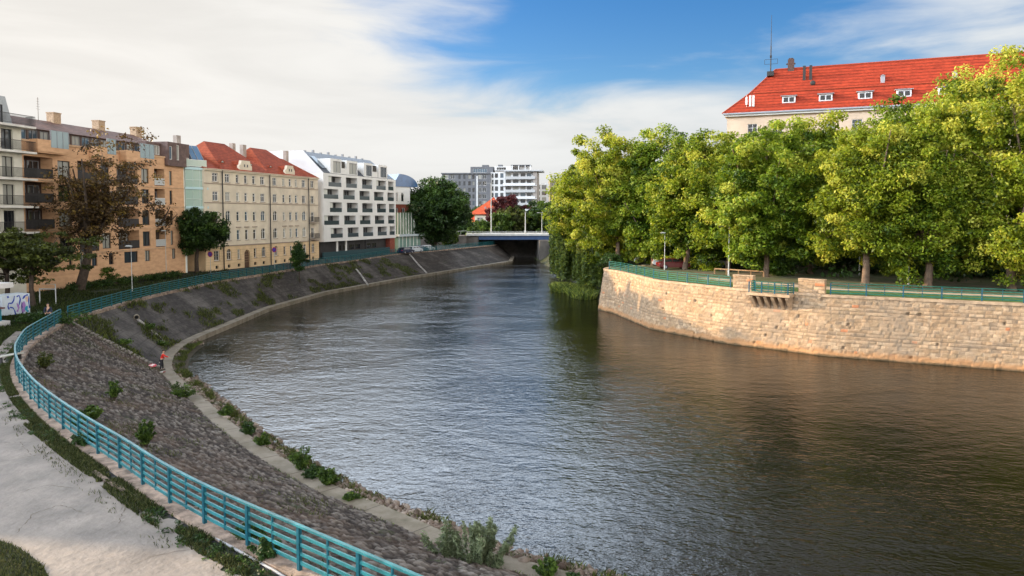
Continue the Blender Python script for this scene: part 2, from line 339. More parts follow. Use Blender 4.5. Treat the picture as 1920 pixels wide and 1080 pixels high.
# lawn on the left (inside the bend), path and verge
sG=snear(TOP,G(560,503,ZL)[:2]); TC=offset(TOP,-.55)
gl=[tuple(q) for q in cut(TC,snear(TC,(-5,17)),sG,2.)]
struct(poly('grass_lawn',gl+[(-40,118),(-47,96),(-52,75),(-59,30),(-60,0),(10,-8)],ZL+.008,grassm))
pathm=mat('path_concrete',(.27,.235,.205),.9,scale=.7,col2=(.15,.132,.118),bump=.9,bscale=5,world=True,thr=(.3,.68),detail=12)
pr=[(520,1110),(316,990),(250,932),(192,890),(150,850),(115,815),(88,775),(55,735),(26,700),(15,672),(30,645),(48,622)]
pl=[(30,622),(8,640),(-14,668),(-60,700),(-200,780),(-700,1000),(-900,1300),(400,1300)]
pg=[tuple(G(*q,ZL)[:2]) for q in pr]
PR=smooth(pg,.35,4); PRj=PR+np.c_[vnoise(arc(PR)*1.7,arc(PR)*0,4)-.5,vnoise(arc(PR)*1.9,arc(PR)*0,8)-.5]*.7
struct(poly('path',[tuple(q) for q in PRj]+[tuple(G(*q,ZL)[:2]) for q in pl],ZL+.03,pathm))
# slab joints and cracks in the path
jm=mat('joint_dirt',(.11,.09,.07),.95)
mb=MB(); g=random.Random(4)
def strip(mb,pts,w,z):
    Q=smooth(pts,.12,0); Q[1:-1]+=np.array([[g.gauss(0,.022),g.gauss(0,.022)] for _ in Q[1:-1]]); N_=normals(Q); 
    for i in range(len(Q)-1):
        a=w*g.uniform(.1,.8); 
        mb.quad((*(Q[i]+N_[i]*a),z),(*(Q[i]-N_[i]*a),z),(*(Q[i+1]-N_[i+1]*a),z),(*(Q[i+1]+N_[i+1]*a),z))
for P in ([(0,833),(60,832),(110,822),(150,815)],[(0,866),(60,855),(110,852)],[(38,832),(50,845),(62,857)],[(30,1000),(60,965),(110,950),(160,965)],[(250,1060),(300,1040),(400,1025),(455,1030)],[(40,925),(90,912),(140,918)],[(220,985),(230,960)]):
    strip(mb,[tuple(G(q[0]+g.uniform(-3,3),q[1]+g.uniform(-2,2),ZL)[:2]) for q in P],.02,ZL+.036)
struct(mb.build('path_joints',jm))
struct(poly('grass_corner',[tuple(G(*q,ZL)[:2]) for q in [(-300,1000),(-40,1005),(20,1022),(52,1040),(80,1062),(92,1085),(120,1130),(-300,1300)]],ZL+.034,grassm))
# right bank promenade
rp=[tuple(q) for q in cut(offset(WT,5.2),40,155,2)]+[tuple(q) for q in cut(offset(WT,8.2),40,155,2)[::-1]]
struct(poly('promenade',rp,ZR-.012,mat('promenade_gravel',(.33,.25,.17),.95,var=.3,scale=1,world=True)))
rp=[tuple(q) for q in cut(offset(WT,.5),40,172,2)]+[tuple(q) for q in cut(offset(WT,5.),40,172,2)[::-1]]
struct(poly('riverside_lawn',rp,ZR-.016,mat('riverside_grass',(.055,.10,.016),.95,var=.45,scale=1.5,bump=.8,bscale=10,world=True)))  # brighter green than the left bank lawn
struct(poly('right_bank_road',[(22,116),(90,100),(140,70),(150,80),(98,110),(26,130)],ZR-.015,asph))
# ---------- retaining wall, right bank ----------
wallm=stonemat('sandstone_ashlar',[(0,(.28,.185,.108)),(.22,(.35,.24,.145)),(.45,(.30,.205,.12)),(.62,(.39,.275,.17)),(.8,(.24,.17,.11)),(.93,(.36,.235,.135)),(.985,(.42,.17,.08))],(.17,.12,.08),stain=(.25,.185,.125),zband=[(.35,.8,(.34,.17,.07),.75),(.0,.25,(.07,.055,.03),.9)],sscale=.3)
def wallfn(s,t):
    h,tone,j=ashlar(s,t,.32,.3,.78,.03,.055,3)
    hole=(hash2(np.floor(s/.9),np.floor(t/.42),5)>.962)&(np.abs((s/.9)%1-.5)<.11)&(np.abs((t/.42)%1-.5)<.3)
    return h-hole*.22,tone,np.maximum(j,hole*1.)
s0=snear(WT,(75,43)); WTc=cut(WT,s0,arc(WT)[-1],.2)
rw=empty('retaining_wall',(0,0,0),label='curved sandstone block retaining wall rising from the river on the right bank',cat='retaining wall')
o=relief('stone_face',offset(WTc,-.85),offset(WTc,0),-.6,ZR-.22,1250,92,wallfn,wallm,smoothf=False); o.parent=rw
# coping
def ribbon(mb,Q,a,b,z0,z1):
    A=offset(Q,a);B=offset(Q,b)
    n=len(Q); vs=[]
    for i in range(n): vs+=[(*A[i],z0),(*A[i],z1),(*B[i],z1),(*B[i],z0)]
    fs=[]
    for i in range(n-1):
        for k in range(4): fs.append((4*i+k,4*i+(k+1)%4,4*i+4+(k+1)%4,4*i+4+k))
    fs+=[(3,2,1,0),(4*n-4,4*n-3,4*n-2,4*n-1)]
    mb.add(vs,fs)
copm=mat('coping_stone',(.38,.265,.165),.85,var=.35,scale=1.5,bump=.4,bscale=12,world=True)
mb=MB(); ribbon(mb,cut(WT,s0,arc(WT)[-1]-.3,.8),-.1,.5,ZR-.22,ZR+.02); o=mb.build('coping',copm,rw)
sA,sB,sC,sD=[snear(WT,G(*q,ZR)[:2]) for q in ((1544,552.5),(1488,548),(1404,545),(1371,540))]
# low parapet piers either side of the balcony
for a,b in ((sA,sB-.1),(sC+.1,sD)):
    Q=cut(WT,a,b,.35); o=relief('parapet',offset(Q,-.05),offset(Q,-.02),ZR-.25,ZR+1.28,max(8,int((b-a)/.06)),30,wallfn,wallm,smoothf=False); o.parent=rw
    mb=MB(); ribbon(mb,Q,.06,.5,ZR+.021,ZR+1.26); ribbon(mb,Q,-.11,.56,ZR+1.26,ZR+1.36); mb.build('parapet_block',copm,rw)
# balcony over the water
qm=np.array([np.interp((sB+sC)/2,arc(WT),WT[:,0]),np.interp((sB+sC)/2,arc(WT),WT[:,1])])
q0=np.array([np.interp(sB,arc(WT),WT[:,0]),np.interp(sB,arc(WT),WT[:,1])]); q1=np.array([np.interp(sC,arc(WT),WT[:,0]),np.interp(sC,arc(WT),WT[:,1])])
dv=(q1-q0); BL=np.hypot(*dv); dv/=BL   # from near end to far end
bal=empty('viewing_balcony',(q0[0],q0[1],ZR),math.atan2(dv[1],dv[0]),'stone viewing balcony on brackets jutting out of the river wall','balcony')
MB().box(-.1,BL+.1,-.35,1.45,-.42,-.14).build('platform',copm,bal,bev=.02)
for k in range(6):
    x=.12+k*(BL-.5)/5; MB().prismx([(-.2,-.42),(1.3,-.42),(1.22,-.62),(.38,-1.5),(.3,-1.62),(-.2,-1.62)],x,x+.3).build('bracket',copm,bal)
greenm=mat('green_paint',(.008,.10,.07),.45,var=.25,scale=3); green2=mat('teal_paint_shade',(.012,.125,.145),.4,var=.3,scale=3)
blum=mat('blue_post_paint',(.010,.075,.115),.45,var=.25,scale=3)
rails=[(.14,.235),(.365,.445),(.585,.665),(.80,.88)]
def fence(name,Q,z,label,group,step,mr,mp,w=.05,thin=True,H=1.1):
    root=empty(name,(0,0,0),label=label,cat='railing',group=group); L=arc(Q)[-1]; n=max(1,round(L/step)); P=resamp(Q,n*2+1)
    rr=resamp(Q,max(3,int(L/.7)))
    for a,b in rails:
        mb=MB(); ribbon(mb,rr,-w*.4,w*.4,z+a,z+b); mb.build('rail',mr,root)
    mb=MB(); ribbon(mb,rr,-w,w,z+H-.055,z+H); mb.build('handrail',mr,root)
    d=np.gradient(P,axis=0); pm=None; tm=None; c=0
    for i,(p,q) in enumerate(zip(P,d)):
        big=i%2==0
        if not big and (not thin): continue
        if big and pm is None: pm=MB().box(-.05,.05,-.045,.045,-.12,H-.058).mesh('post')
        if not big and tm is None: tm=MB().box(-.025,.025,-.02,.02,.1,H-.056).mesh('baluster')
        link('post' if big else 'baluster',pm if big else tm,mp,root,(p[0],p[1],z+(.0 if big else .002)),math.atan2(q[1],q[0]))
    return root
fence('steel_railing',cut(offset(WT,.2),sA-62,sA-.2,.5)[::1],ZR+.02,'green railing right of the balcony along the river wall','green railings on the right bank',2.9,greenm,blum,.05)
fence('steel_railing',cut(offset(WT,.2),sD+.15,snear(WT,G(1148,507,ZR)[:2])+1.5,.5),ZR+.02,'green railing left of the balcony curving to the wall tip','green railings on the right bank',2.9,greenm,blum,.05)
# balcony railing: three sides
c,s_=dv; nx,ny=-dv[1],dv[0]
def bp(u,v): return (q0[0]+dv[0]*u+nx*v,q0[1]+dv[1]*u+ny*v)
Q=np.array([bp(.08,.1),bp(.08,1.3),bp(.1,1.35),bp(BL-.1,1.35),bp(BL-.08,1.3),bp(BL-.08,.1)])
fence('steel_railing',Q,ZR-.14,'green railing enclosing the stone balcony on three sides','green railings on the right bank',1.4,greenm,blum,.045)
# ---------- left embankment ----------
iL=[np.argmin(np.hypot(TOP[:,0]-q[0],TOP[:,1]-q[1])) for q in LED[::4]]
sT=arc(TOP); sl_=np.maximum.accumulate(sT[iL]).astype(float)
for _ in range(25): sl_[1:-1]=(sl_[:-2]+2*sl_[1:-1]+sl_[2:])/4
LB=LED[::4]; TB=np.c_[np.interp(sl_,sT,TOP[:,0]),np.interp(sl_,sT,TOP[:,1])]
kD=np.argmin(np.hypot(LB[:,0]-G(305,692,ZLED)[0],LB[:,1]-G(305,692,ZLED)[1]))
# dividing line runs from fence gap down to the ledge
gapP=np.array(G(123,604,ZL)[:2])
def pairs(i0,i1,shift0=0,shift1=0):
    return LB[i0:i1],TB[i0:i1]
iG=np.argmin(np.hypot(TOP[:,0]-gapP[0],TOP[:,1]-gapP[1])); 
def between(l0,l1,t0,t1,n=400):
    sl2=np.linspace(0,1,n); A=arc(LED); Bx=l0+(l1-l0)*sl2; Tn=np.interp(Bx,arc(LED)[::4],sl_); 
    e0=t0-np.interp(l0,A[::4],sl_) if t0 is not None else 0; e1=t1-np.interp(l1,A[::4],sl_) if t1 is not None else 0
    L_=l1-l0
    Tn=Tn+e0*np.exp(-(sl2*L_)/14)+e1*np.exp(-((1-sl2)*L_)/14)
    b=np.c_[np.interp(Bx,A,LED[:,0]),np.interp(Bx,A,LED[:,1])]; t=np.c_[np.interp(Tn,sT,TOP[:,0]),np.interp(Tn,sT,TOP[:,1])]
    return b,t
sLed=arc(LED); lD=sLed[kD*4]; tG=sT[iG]
nb_,nt2=between(30,lD,None,tG); fb,ft=between(lD,sLed[-1],tG,None)
cobm=stonemat('rubble_paving',[(0,(.028,.022,.019)),(.4,(.060,.048,.042)),(.7,(.11,.092,.081)),(1,(.22,.195,.172))],(.014,.012,.010),stain=(.13,.085,.06),grass=(.035,.045,.014),sscale=.25)
def cobfn(s,t): 
    h,a,j=cobble(s,t,.34,.165,5,.12); return h,a,j
struct(relief('embankment_near',nb_,nt2,ZLED-.02,ZL-.02,1800,170,cobfn,cobm,smoothf=False))
farst=stonemat('embankment_masonry',[(0,(.026,.021,.019)),(.5,(.044,.037,.033)),(1,(.072,.062,.056))],(.030,.026,.022),stain=(.135,.12,.108),grass=(.032,.036,.014),sscale=.22)
def farfn(s,t):
    h,a,j=ashlar(s,t,.3,.35,.9,.04,.022,8); k=vnoise(s*.35,t*.1,3); return h,np.clip(a*.6+k*.4,0,1),j
struct(relief('embankment_far',fb,ft,ZLED-.02,ZL-.02,1500,60,farfn,farst,smoothf=False))
# ledge: walkway strip at the foot of the slope
mb=MB(); Q=cut(LED,20,sLed[-1],1.); ribbon(mb,Q,-.35,.95,-1,ZLED); struct(mb.build('ledge_walkway',ledm))
# slab joints on the ledge
mb=MB(); 
for s in np.arange(30,150,3.1):
    q=np.array([np.interp(s,sLed,LED[:,0]),np.interp(s,sLed,LED[:,1])]); i=int(np.interp(s,sLed,np.arange(len(LED)))); n=normals(LED)[i]; d=np.array([-n[1],n[0]])*.03
    a=q-n*.02;b=q+n*1.0; mb.quad((*(a-d),ZLED+.006),(*(b-d),ZLED+.006),(*(b+d),ZLED+.006),(*(a+d),ZLED+.006))
struct(mb.build('ledge_joints',jm))
# curb under the left railing
cuts=[(8,tG-.9),(tG+.9,sT[-1]-3)]
mb=MB()
for a,b in cuts: ribbon(mb,cut(TOP,a,b,.8),-.42,.16,ZL-.5,ZL+.10)
struct(mb.build('railing_curb',curbm))
tealm=mat('teal_paint',(.018,.130,.145),.45,var=.45,scale=1.6,detail=10,bump=.3,bscale=25); tealp=mat('teal_post_paint',(.006,.075,.105),.4,var=.35,scale=2.5,detail=8)
FQ=offset(TOP,-.16)
fence('steel_railing',cut(FQ,8,tG-.8,.5),ZL+.10,'teal railing curving along the foreground path','teal railings on the left bank',2.15,tealm,tealp,.045)
tealf=mat('teal_paint_far',(.012,.115,.12),.4,var=.3,scale=2)
fence('steel_railing',cut(FQ,tG+.8,sT[-1]-4,.8),ZL+.10,'long teal railing beyond the gap along the dark embankment','teal railings on the left bank',2.3,tealf,tealp,.045)
# the raised stone edge between rough and smooth paving
def onslope(s,t,l=0): # s along ledge arc (with pairing), t 0..1 up
    i=np.interp(s,[lD,sLed[-1]],[0,399]) if s>=lD else np.interp(s,[30,lD],[0,399]); b_,t_=(fb,ft) if s>=lD else (nb_,nt2)
    b=np.array([np.interp(i,range(400),b_[:,k]) for k in (0,1)]); tt=np.array([np.interp(i,range(400),t_[:,k]) for k in (0,1)])
    p=b*(1-t)+tt*t; return Vector((p[0],p[1],ZLED+(ZL-ZLED)*t+l))
stepm=mat('edge_stone',(.20,.175,.15),.9,var=.45,scale=3,bump=.5,world=True)
mb=MB(); g=random.Random(2)
for k in range(24):
    a=onslope(lD,k/24+.004,.06); b=onslope(lD,(k+1)/24-.008,.06); mb.bar(a,b,.34+g.uniform(-.06,.06),.22+g.uniform(-.05,.05))
struct(mb.build('stone_edging',stepm))
def onpx(px,py):  # point on the slope under a pixel (search)
    d=ray(px,py); best=None
    for z in np.linspace(ZLED,ZL,40):
        t=(z-CZ)/d.z; p=d*t; f=(z-ZLED)/(ZL-ZLED)
        for b_,t_ in ((nb_,nt2),(fb,ft)):
            C=b_*(1-f)+t_*f; e=np.hypot(C[:,0]-p.x,C[:,1]-p.y).min()
            if best is None or e<best[0]: best=(e,Vector((p.x,p.y,z)))
    return best[1]
for P,lab in ((((258,600),(285,622),(314,646)),'light stone drain channel below the round outlet near the fisher'),(((668,505),(678,518),(690,535)),'short pale drain channel across the far embankment below the dark shopfronts'),(((768,477),(785,497),(800,512)),'faint drain channel on the embankment below the parked cars')):
    pts=[onpx(*q)+Vector((0,0,.05)) for q in P]; mb=MB(); 
    for a,b in zip(pts,pts[1:]): mb.bar(a,b,.30,.16)
    o=mb.build('drain_channel',mat('drain_stone',(.30,.28,.26),.9,var=.5,scale=2,bump=.5,world=True)); tag(o,lab,'drain')
p=onpx(256,598); e=empty('drain_outlet',p,.5,'round dark drain outlet at the top of the pale channel','drain outlet'); e.scale=(.7,.7,.7)
mb=MB()
for k in range(16):
    a0=2*math.pi*k/16;a1=2*math.pi*(k+1)/16
    f=lambda a,r,y:(r*math.cos(a),y,.25+r*math.sin(a))
    mb.quad(f(a0,.36,-.35),f(a1,.36,-.35),f(a1,.27,-.35),f(a0,.27,-.35)); mb.quad(f(a0,.36,-.35),f(a0,.36,.5),f(a1,.36,.5),f(a1,.36,-.35)); mb.quad(f(a0,.27,-.35),f(a1,.27,-.35),f(a1,.27,.5),f(a0,.27,.5))
mb.build('pipe',ledm,e); mb=MB(); mb.add([(.275*math.cos(2*math.pi*k/16),-.1,.25+.275*math.sin(2*math.pi*k/16)) for k in range(16)],[tuple(range(16))]); mb.build('opening',mat('dark_void',(.008,.008,.008),.9),e)
# rubble strip at the waterline of the near bend
def rocks(name,Q,lo,hi,n,rmin,rmax,zf,m,seed):
    g=np.random.default_rng(seed); ico=MB(); t=(1+5**.5)/2
    base=np.array([(-1,t,0),(1,t,0),(-1,-t,0),(1,-t,0),(0,-1,t),(0,1,t),(0,-1,-t),(0,1,-t),(t,0,-1),(t,0,1),(-t,0,-1),(-t,0,1)])/1.9
    fc=np.array([(0,11,5),(0,5,1),(0,1,7),(0,7,10),(0,10,11),(1,5,9),(5,11,4),(11,10,2),(10,7,6),(7,1,8),(3,9,4),(3,4,2),(3,2,6),(3,6,8),(3,8,9),(4,9,5),(2,4,11),(6,2,10),(8,6,7),(9,8,1)])
    A=arc(Q); s=g.uniform(0,A[-1],n); N_=normals(Q); o=g.uniform(lo,hi,n); i=np.interp(s,A,np.arange(len(Q))).astype(int)
    c=np.c_[np.interp(s,A,Q[:,0]),np.interp(s,A,Q[:,1])]+N_[i]*o[:,None]; r=g.uniform(rmin,rmax,n)**1.0
    V=base[None]*(1+g.uniform(-.28,.28,(n,12,1)))*r[:,None,None]*g.uniform(.6,1.25,(n,1,3))
    V+=np.c_[c,zf((o-lo)/(hi-lo))][:,None,:]; F=fc[None]+(np.arange(n)*12)[:,None,None]
    return link(name,npmesh(name,V.reshape(-1,3),F.reshape(-1,3),{'tone':np.repeat(g.random(n),12),'joint':np.zeros(n*12)}),m)
rockm=stonemat('rubble_stone',[(0,(.10,.07,.055)),(.5,(.20,.15,.12)),(1,(.33,.27,.22))],(.05,.04,.03),stain=(.07,.06,.035),sscale=1)
Q=cut(LED,26,lD-2,.5)
stuff(rocks('rubble_stones',Q,.95,2.6,2600,.08,.24,lambda f:.42-.55*f,rockm,4),'loose brown rubble stones between the ledge and the water','rubble')
Q=cut(LED,lD-2,lD+16,.5)
stuff(rocks('rubble_stones',Q,.95,1.7,350,.08,.2,lambda f:.32-.4*f,rockm,6),'few loose stones at the waterline of the bend behind the fisher','rubble')
bm=mat('mud_bank',(.05,.04,.022),.95,var=.4,scale=2,bump=.8,bscale=9,world=True)
Q=cut(LED,22,lD+14,.8); A=offset(Q,1.0);B=offset(Q,2.9); mb=MB(); mb.add([(*a,.40) for a in A]+[(*b,-.25) for b in B],[(i,i+len(A),i+1+len(A),i+1) for i in range(len(A)-1)]); struct(mb.build('mud_bank',bm))
# earthen bank past the wall tip
Q=smooth([(17.6,106),(16,115),(15,130),(14.5,150),(13,175),(11,200),(9.5,224)],1,4); A=offset(Q,3.); B=offset(Q,-3.5) 
mb=MB(); n=len(Q); mb.add([(*a,ZR-.03) for a in A]+[(*(q+(b-q)*.3),1.2) for q,b in zip(Q,B)]+[(*b,-.3) for b in B],[(i,i+1,i+1+n,i+n) for i in range(n-1)]+[(i+n,i+1+n,i+1+2*n,i+2*n) for i in range(n-1)])
struct(mb.build('earth_bank',mat('earth_bank',(.035,.04,.014),.95,var=.5,scale=1.2,bump=.9,bscale=6,world=True)))
# ---------- building kit ----------
class Bld:
    def __init__(s,name,P,d,zb,label,cat='building',group=None):
        s.P=Vector((P[0],P[1],zb)); n=math.hypot(*d); s.d=Vector((d[0]/n,d[1]/n,0)); s.n=Vector((-s.d.y,s.d.x,0)); s.zb=zb
        s.root=empty(name,s.P,math.atan2(s.d.y,s.d.x),label,cat,group); s.cache={}
    def F(s,px,py,y=0):   # ray onto the plane y inward -> (u,z local)
        r=ray(px,py); o=Vector((0,0,CZ))-s.P-s.n*y; t=-o.dot(s.n)/r.dot(s.n); p=o+r*t; return p.dot(s.d),p.z
    def U(s,px,y=0): return s.F(px,CY-76,y)[0]
    def Z(s,px,py,y=0): return s.F(px,py,y)[1]
    def wall(s,L0,L,z0,z1,ops,m,y=0,rev=.18,name='wall',depth=None,ends=True,parent=None):
        us=sorted({L0,L}|{round(q,4) for o in ops for q in o[:2] if L0<q<L}); zs=sorted({z0,z1}|{round(q,4) for o in ops for q in o[2:4] if z0<q<z1})
        mb=MB()
        for a,b in zip(us,us[1:]):
            for c,d in zip(zs,zs[1:]):
                mu,mz=(a+b)/2,(c+d)/2
                if any(o[0]<mu<o[1] and o[2]<mz<o[3] for o in ops): continue
                mb.quad((a,y,c),(b,y,c),(b,y,d),(a,y,d))
        for o in ops:
            a,b,c,d=o[:4]; r=o[5] if len(o)>5 else rev
            mb.quad((a,y,c),(a,y+r,c),(b,y+r,c),(b,y,c)); mb.quad((a,y,d),(b,y,d),(b,y+r,d),(a,y+r,d))
            mb.quad((a,y,c),(a,y,d),(a,y+r,d),(a,y+r,c)); mb.quad((b,y,c),(b,y+r,c),(b,y+r,d),(b,y,d))
            if len(o)>4 and o[4]=='arch':
                w=(b-a)/2; cz=d-w; m_=(a+b)/2; K=8
                for sg in (-1,1):
                    pts=[(m_+sg*w*math.cos(t),y+.004,cz+w*math.sin(t)) for t in [math.pi/2*k/K for k in range(K+1)]]
                    co=(m_+sg*w,y+.004,d)
                    for p,q in zip(pts,pts[1:]): mb.quad(co,p,q)
                    for p,q in zip(pts,pts[1:]): mb.quad(p,q,(q[0],y+r,q[2]),(p[0],y+r,p[2]))
        if depth:
            mb.quad((L0,y,z0),(L0,y,z1),(L0,y+depth,z1),(L0,y+depth,z0)); mb.quad((L,y,z0),(L,y+depth,z0),(L,y+depth,z1),(L,y,z1)); mb.quad((L0,y+depth,z0),(L0,y+depth,z1),(L,y+depth,z1),(L,y+depth,z0))
            mb.quad((L0,y,z1),(L,y,z1),(L,y+depth,z1),(L0,y+depth,z1))
        return mb.build(name,m,parent or s.root)
    def part(s,name,mb,m,**k): return mb.build(name,m,s.root,**k)
    def window(s,a,b,c,d,y=.12,kind='std',fm=None,pm=None,name='window',parent=None,cols=None,rows=None,fw=.07):
        w=round(b-a,2); h=round(d-c,2); k=(w,h,kind,cols,rows,fw)
        if k not in s.cache:
            f=MB(); x0,x1=-w/2,w/2
            f.box(x0,x0+fw,0,.07,0,h); f.box(x1-fw,x1,0,.07,0,h); f.box(x0+fw,x1-fw,0,.07,0,fw); f.box(x0+fw,x1-fw,0,.07,h-fw,h)
            cols_=cols if cols is not None else (2 if w>.8 else 1); rows_=rows if rows is not None else 1
            for i in range(1,cols_): x=x0+w*i/cols_; f.box(x-fw*.4,x+fw*.4,.004,.066,fw,h-fw)
            if kind=='std': f.box(x0+fw,x1-fw,.008,.062,h*.66,h*.66+fw*.7)
            p=MB().box(x0+fw*.5,x1-fw*.5,.075,.09,fw*.5,h-fw*.5)
            s.cache[k]=(f.mesh(name),p.mesh('pane'))
        fm_,pm_=s.cache[k]; fm_.materials.clear() if False else None
        o=bpy.data.objects.new(name,fm_); COL.objects.link(o); o.parent=parent or s.root; o.location=((a+b)/2,y,c)
        if not fm_.materials: fm_.materials.append(fm or FR)
        q=bpy.data.objects.new('pane',pm_); COL.objects.link(q); q.parent=o
        if not pm_.materials: pm_.materials.append(pm or GL)
        q.material_slots[0].link='OBJECT'; q.material_slots[0].material=pm or random.choice(GLS)
        return o
    def rail(s,a,b,c,y0,y1,m,h=1.0,name='railing',bars=True,glass=None):
        mb=MB()
        for (p,q) in (((a,y0),(b,y0)),((a,y0),(a,y1)),((b,y0),(b,y1))):
            if abs(y0-y1)<.05 and p!=(a,y0): continue
            if abs(y0-y1)<.05 and q!=(b,y0): continue
            mb.bar((p[0],p[1],c+h),(q[0],q[1],c+h),.05,.05); mb.bar((p[0],p[1],c+.12),(q[0],q[1],c+.12),.03,.04)
            L=math.hypot(q[0]-p[0],q[1]-p[1]); n=max(1,int(L/.14))
            if bars:
                for k in range(n+1):
                    x=p[0]+(q[0]-p[0])*k/n; yy=p[1]+(q[1]-p[1])*k/n; mb.box(x-.013,x+.013,yy-.013,yy+.013,c+.1,c+h)
        o=mb.build(name,m,s.root)
        if glass:
            g=MB(); g.box(a,b,y0-.01,y0+.01,c+.08,c+h-.03)
            if abs(y0-y1)>.05: g.box(a-.01,a+.01,y0+.02,y1,c+.08,c+h-.03); g.box(b-.01,b+.01,y0+.02,y1,c+.08,c+h-.03)
            g.build('pane',glass,o)
        return o
def glass(name,col,rough=.06,spec=.9,m=.0,al=1.0):
    k=mat(name,col,rough,spec=spec,metal=m); 
    return k
GL=glass('window_glass',(.035,.045,.055)); G2=glass('window_glass_dark',(.012,.014,.018)); G3=glass('window_glass_curtain',(.30,.30,.27),.25,.5); G4=glass('window_glass_blue',(.07,.11,.15),.05,1,.2)
GLS=[GL,G2,GL,G2,G3,G4]
FR=mat('frame_white',(.72,.70,.66),.5); FD=mat('frame_dark',(.03,.028,.028),.5); FG=mat('frame_grey',(.25,.25,.26),.5)
def roofmat(name,c1,c2,pitch=.35,rough=.8):
    m=bpy.data.materials.new(name); m.use_nodes=True; t=m.node_tree; p=t.nodes['Principled BSDF']; p.inputs['Roughness'].default_value=rough; p.inputs['Specular IOR Level'].default_value=.2
    co=t.nodes.new('ShaderNodeTexCoord').outputs['Object']
    ns=t.nodes.new('ShaderNodeTexNoise'); ns.inputs['Scale'].default_value=.45; ns.inputs['Detail'].default_value=8; ns.inputs['Roughness'].default_value=.75; t.links.new(co,ns.inputs['Vector'])
    mp=t.nodes.new('ShaderNodeMapping'); mp.inputs['Scale'].default_value=(1.6,1.6,3.5); t.links.new(co,mp.inputs[0])
    n2=t.nodes.new('ShaderNodeTexVoronoi'); n2.inputs['Scale'].default_value=1.7; t.links.new(mp.outputs[0],n2.inputs['Vector'])
    r=t.nodes.new('ShaderNodeValToRGB'); r.color_ramp.elements[0].position=.32; r.color_ramp.elements[0].color=(*c2,1); r.color_ramp.elements[1].position=.68; r.color_ramp.elements[1].color=(*c1,1); t.links.new(ns.outputs[0],r.inputs[0])
    sx=t.nodes.new('ShaderNodeSeparateColor'); t.links.new(n2.outputs['Color'],sx.inputs[0])
    v=MR(t,sx.outputs[0],0,1,.78,1.15,False); cc=t.nodes.new('ShaderNodeCombineColor'); [t.links.new(v,cc.inputs[i]) for i in range(3)]
    mx=t.nodes.new('ShaderNodeMixRGB'); mx.blend_type='MULTIPLY'; mx.inputs[0].default_value=1; t.links.new(r.outputs[0],mx.inputs[1]); t.links.new(cc.outputs[0],mx.inputs[2])
    sp=t.nodes.new('ShaderNodeSeparateXYZ'); t.links.new(co,sp.inputs[0])
    w=M_(t,'FRACT',M_(t,'DIVIDE',sp.outputs[2],pitch)); jl=MR(t,w,.05,.35,.5,1.05); c3=t.nodes.new('ShaderNodeCombineColor'); [t.links.new(jl,c3.inputs[i]) for i in range(3)]
    m2=t.nodes.new('ShaderNodeMixRGB'); m2.blend_type='MULTIPLY'; m2.inputs[0].default_value=1; t.links.new(mx.outputs[0],m2.inputs[1]); t.links.new(c3.outputs[0],m2.inputs[2]); t.links.new(m2.outputs[0],p.inputs['Base Color'])
    b=t.nodes.new('ShaderNodeBump'); b.inputs['Strength'].default_value=.7; b.inputs['Distance'].default_value=.06; t.links.new(w,b.inputs['Height']); t.links.new(b.outputs[0],p.inputs['Normal'])
    return m
redroof=roofmat('clay_tiles',(.34,.043,.018),(.23,.028,.013),.55); tenroof=roofmat('tenement_tiles',(.34,.072,.034),(.21,.042,.022),.3); brownroof=roofmat('brown_tiles',(.20,.11,.085),(.11,.07,.06),.28)
def hip(mb,a,b,y0,y1,ze,zr,hl,hr,oh=.35):
    ym=(y0+y1)/2; A,B,Y0,Y1=a-oh*(hl>0),b+oh*(hr>0),y0-oh,y1+oh
    R0=(a+hl,ym,zr);R1=(b-hr,ym,zr)
    mb.quad((A,Y0,ze),(B,Y0,ze),R1,R0); mb.quad((B,Y1,ze),(A,Y1,ze),R0,R1)
    mb.quad((A,Y1,ze),(A,Y0,ze),R0); mb.quad((B,Y0,ze),(B,Y1,ze),R1)
    mb.quad((A,Y0,ze-.12),(A,Y1,ze-.12),(B,Y1,ze-.12),(B,Y0,ze-.12)); mb.quad((A,Y0,ze-.12),(B,Y0,ze-.12),(B,Y0,ze),(A,Y0,ze)); mb.quad((A,Y0,ze-.12),(A,Y0,ze),(A,Y1,ze),(A,Y1,ze-.12)); mb.quad((B,Y0,ze-.12),(B,Y1,ze-.12),(B,Y1,ze),(B,Y0,ze))
dS=(.1711,.985); PS=Vector((-53.4,81.7))
# ---------- sandstone apartment block ----------
sand=mat('sandstone_cladding',(.66,.405,.235),.85,scale=.9,col2=(.50,.29,.165),bump=.15,bscale=12,thr=(.3,.62),stretch=(1,1,3))
b=Bld('sandstone_apartment_block',PS,dS,ZL,'honey coloured sandstone apartment block with dark loggias and a glazed brown attic'); LS=29.2
u=lambda x:b.U(x)
fz=[3.1,5.75,8.45,11.15,13.85,16.3]  # refined below
z73=[b.Z(73,y) for y in (335,381,430,478)]; zt=[b.Z(73,y) for y in (294,341,389,437)]; ztop=b.Z(73,266)
ops=[];log=[];win=[];sm=[]
for r in range(4):
    c,d=z73[r],zt[r]
    for x0,x1 in ((48,102),(148,184),(221,260)):
        if r==0 or True: ops.append((u(x0),u(x1),c+.05,d,'',1.6)); log.append(ops[-1])
    for x0,x1 in ((111,135),(191,207),(267,281)): ops.append((u(x0),u(x1),c+.25,d-.2)); win.append(ops[-1])
    ops.append((u(291),u(310),c+.05,d-.05,'',1.2)); sm.append(ops[-1])
    ops.append((u(319),u(324.5),c+.2,d-.2)); win.append(ops[-1])
cg,dg=b.Z(240,493),b.Z(240,472)
for x0,x1 in ((127,133),(147,158),(170,180),(202,211),(231,257),(270,280),(321,328)): ops.append((u(x0),u(x1),cg,dg)); win.append(ops[-1])
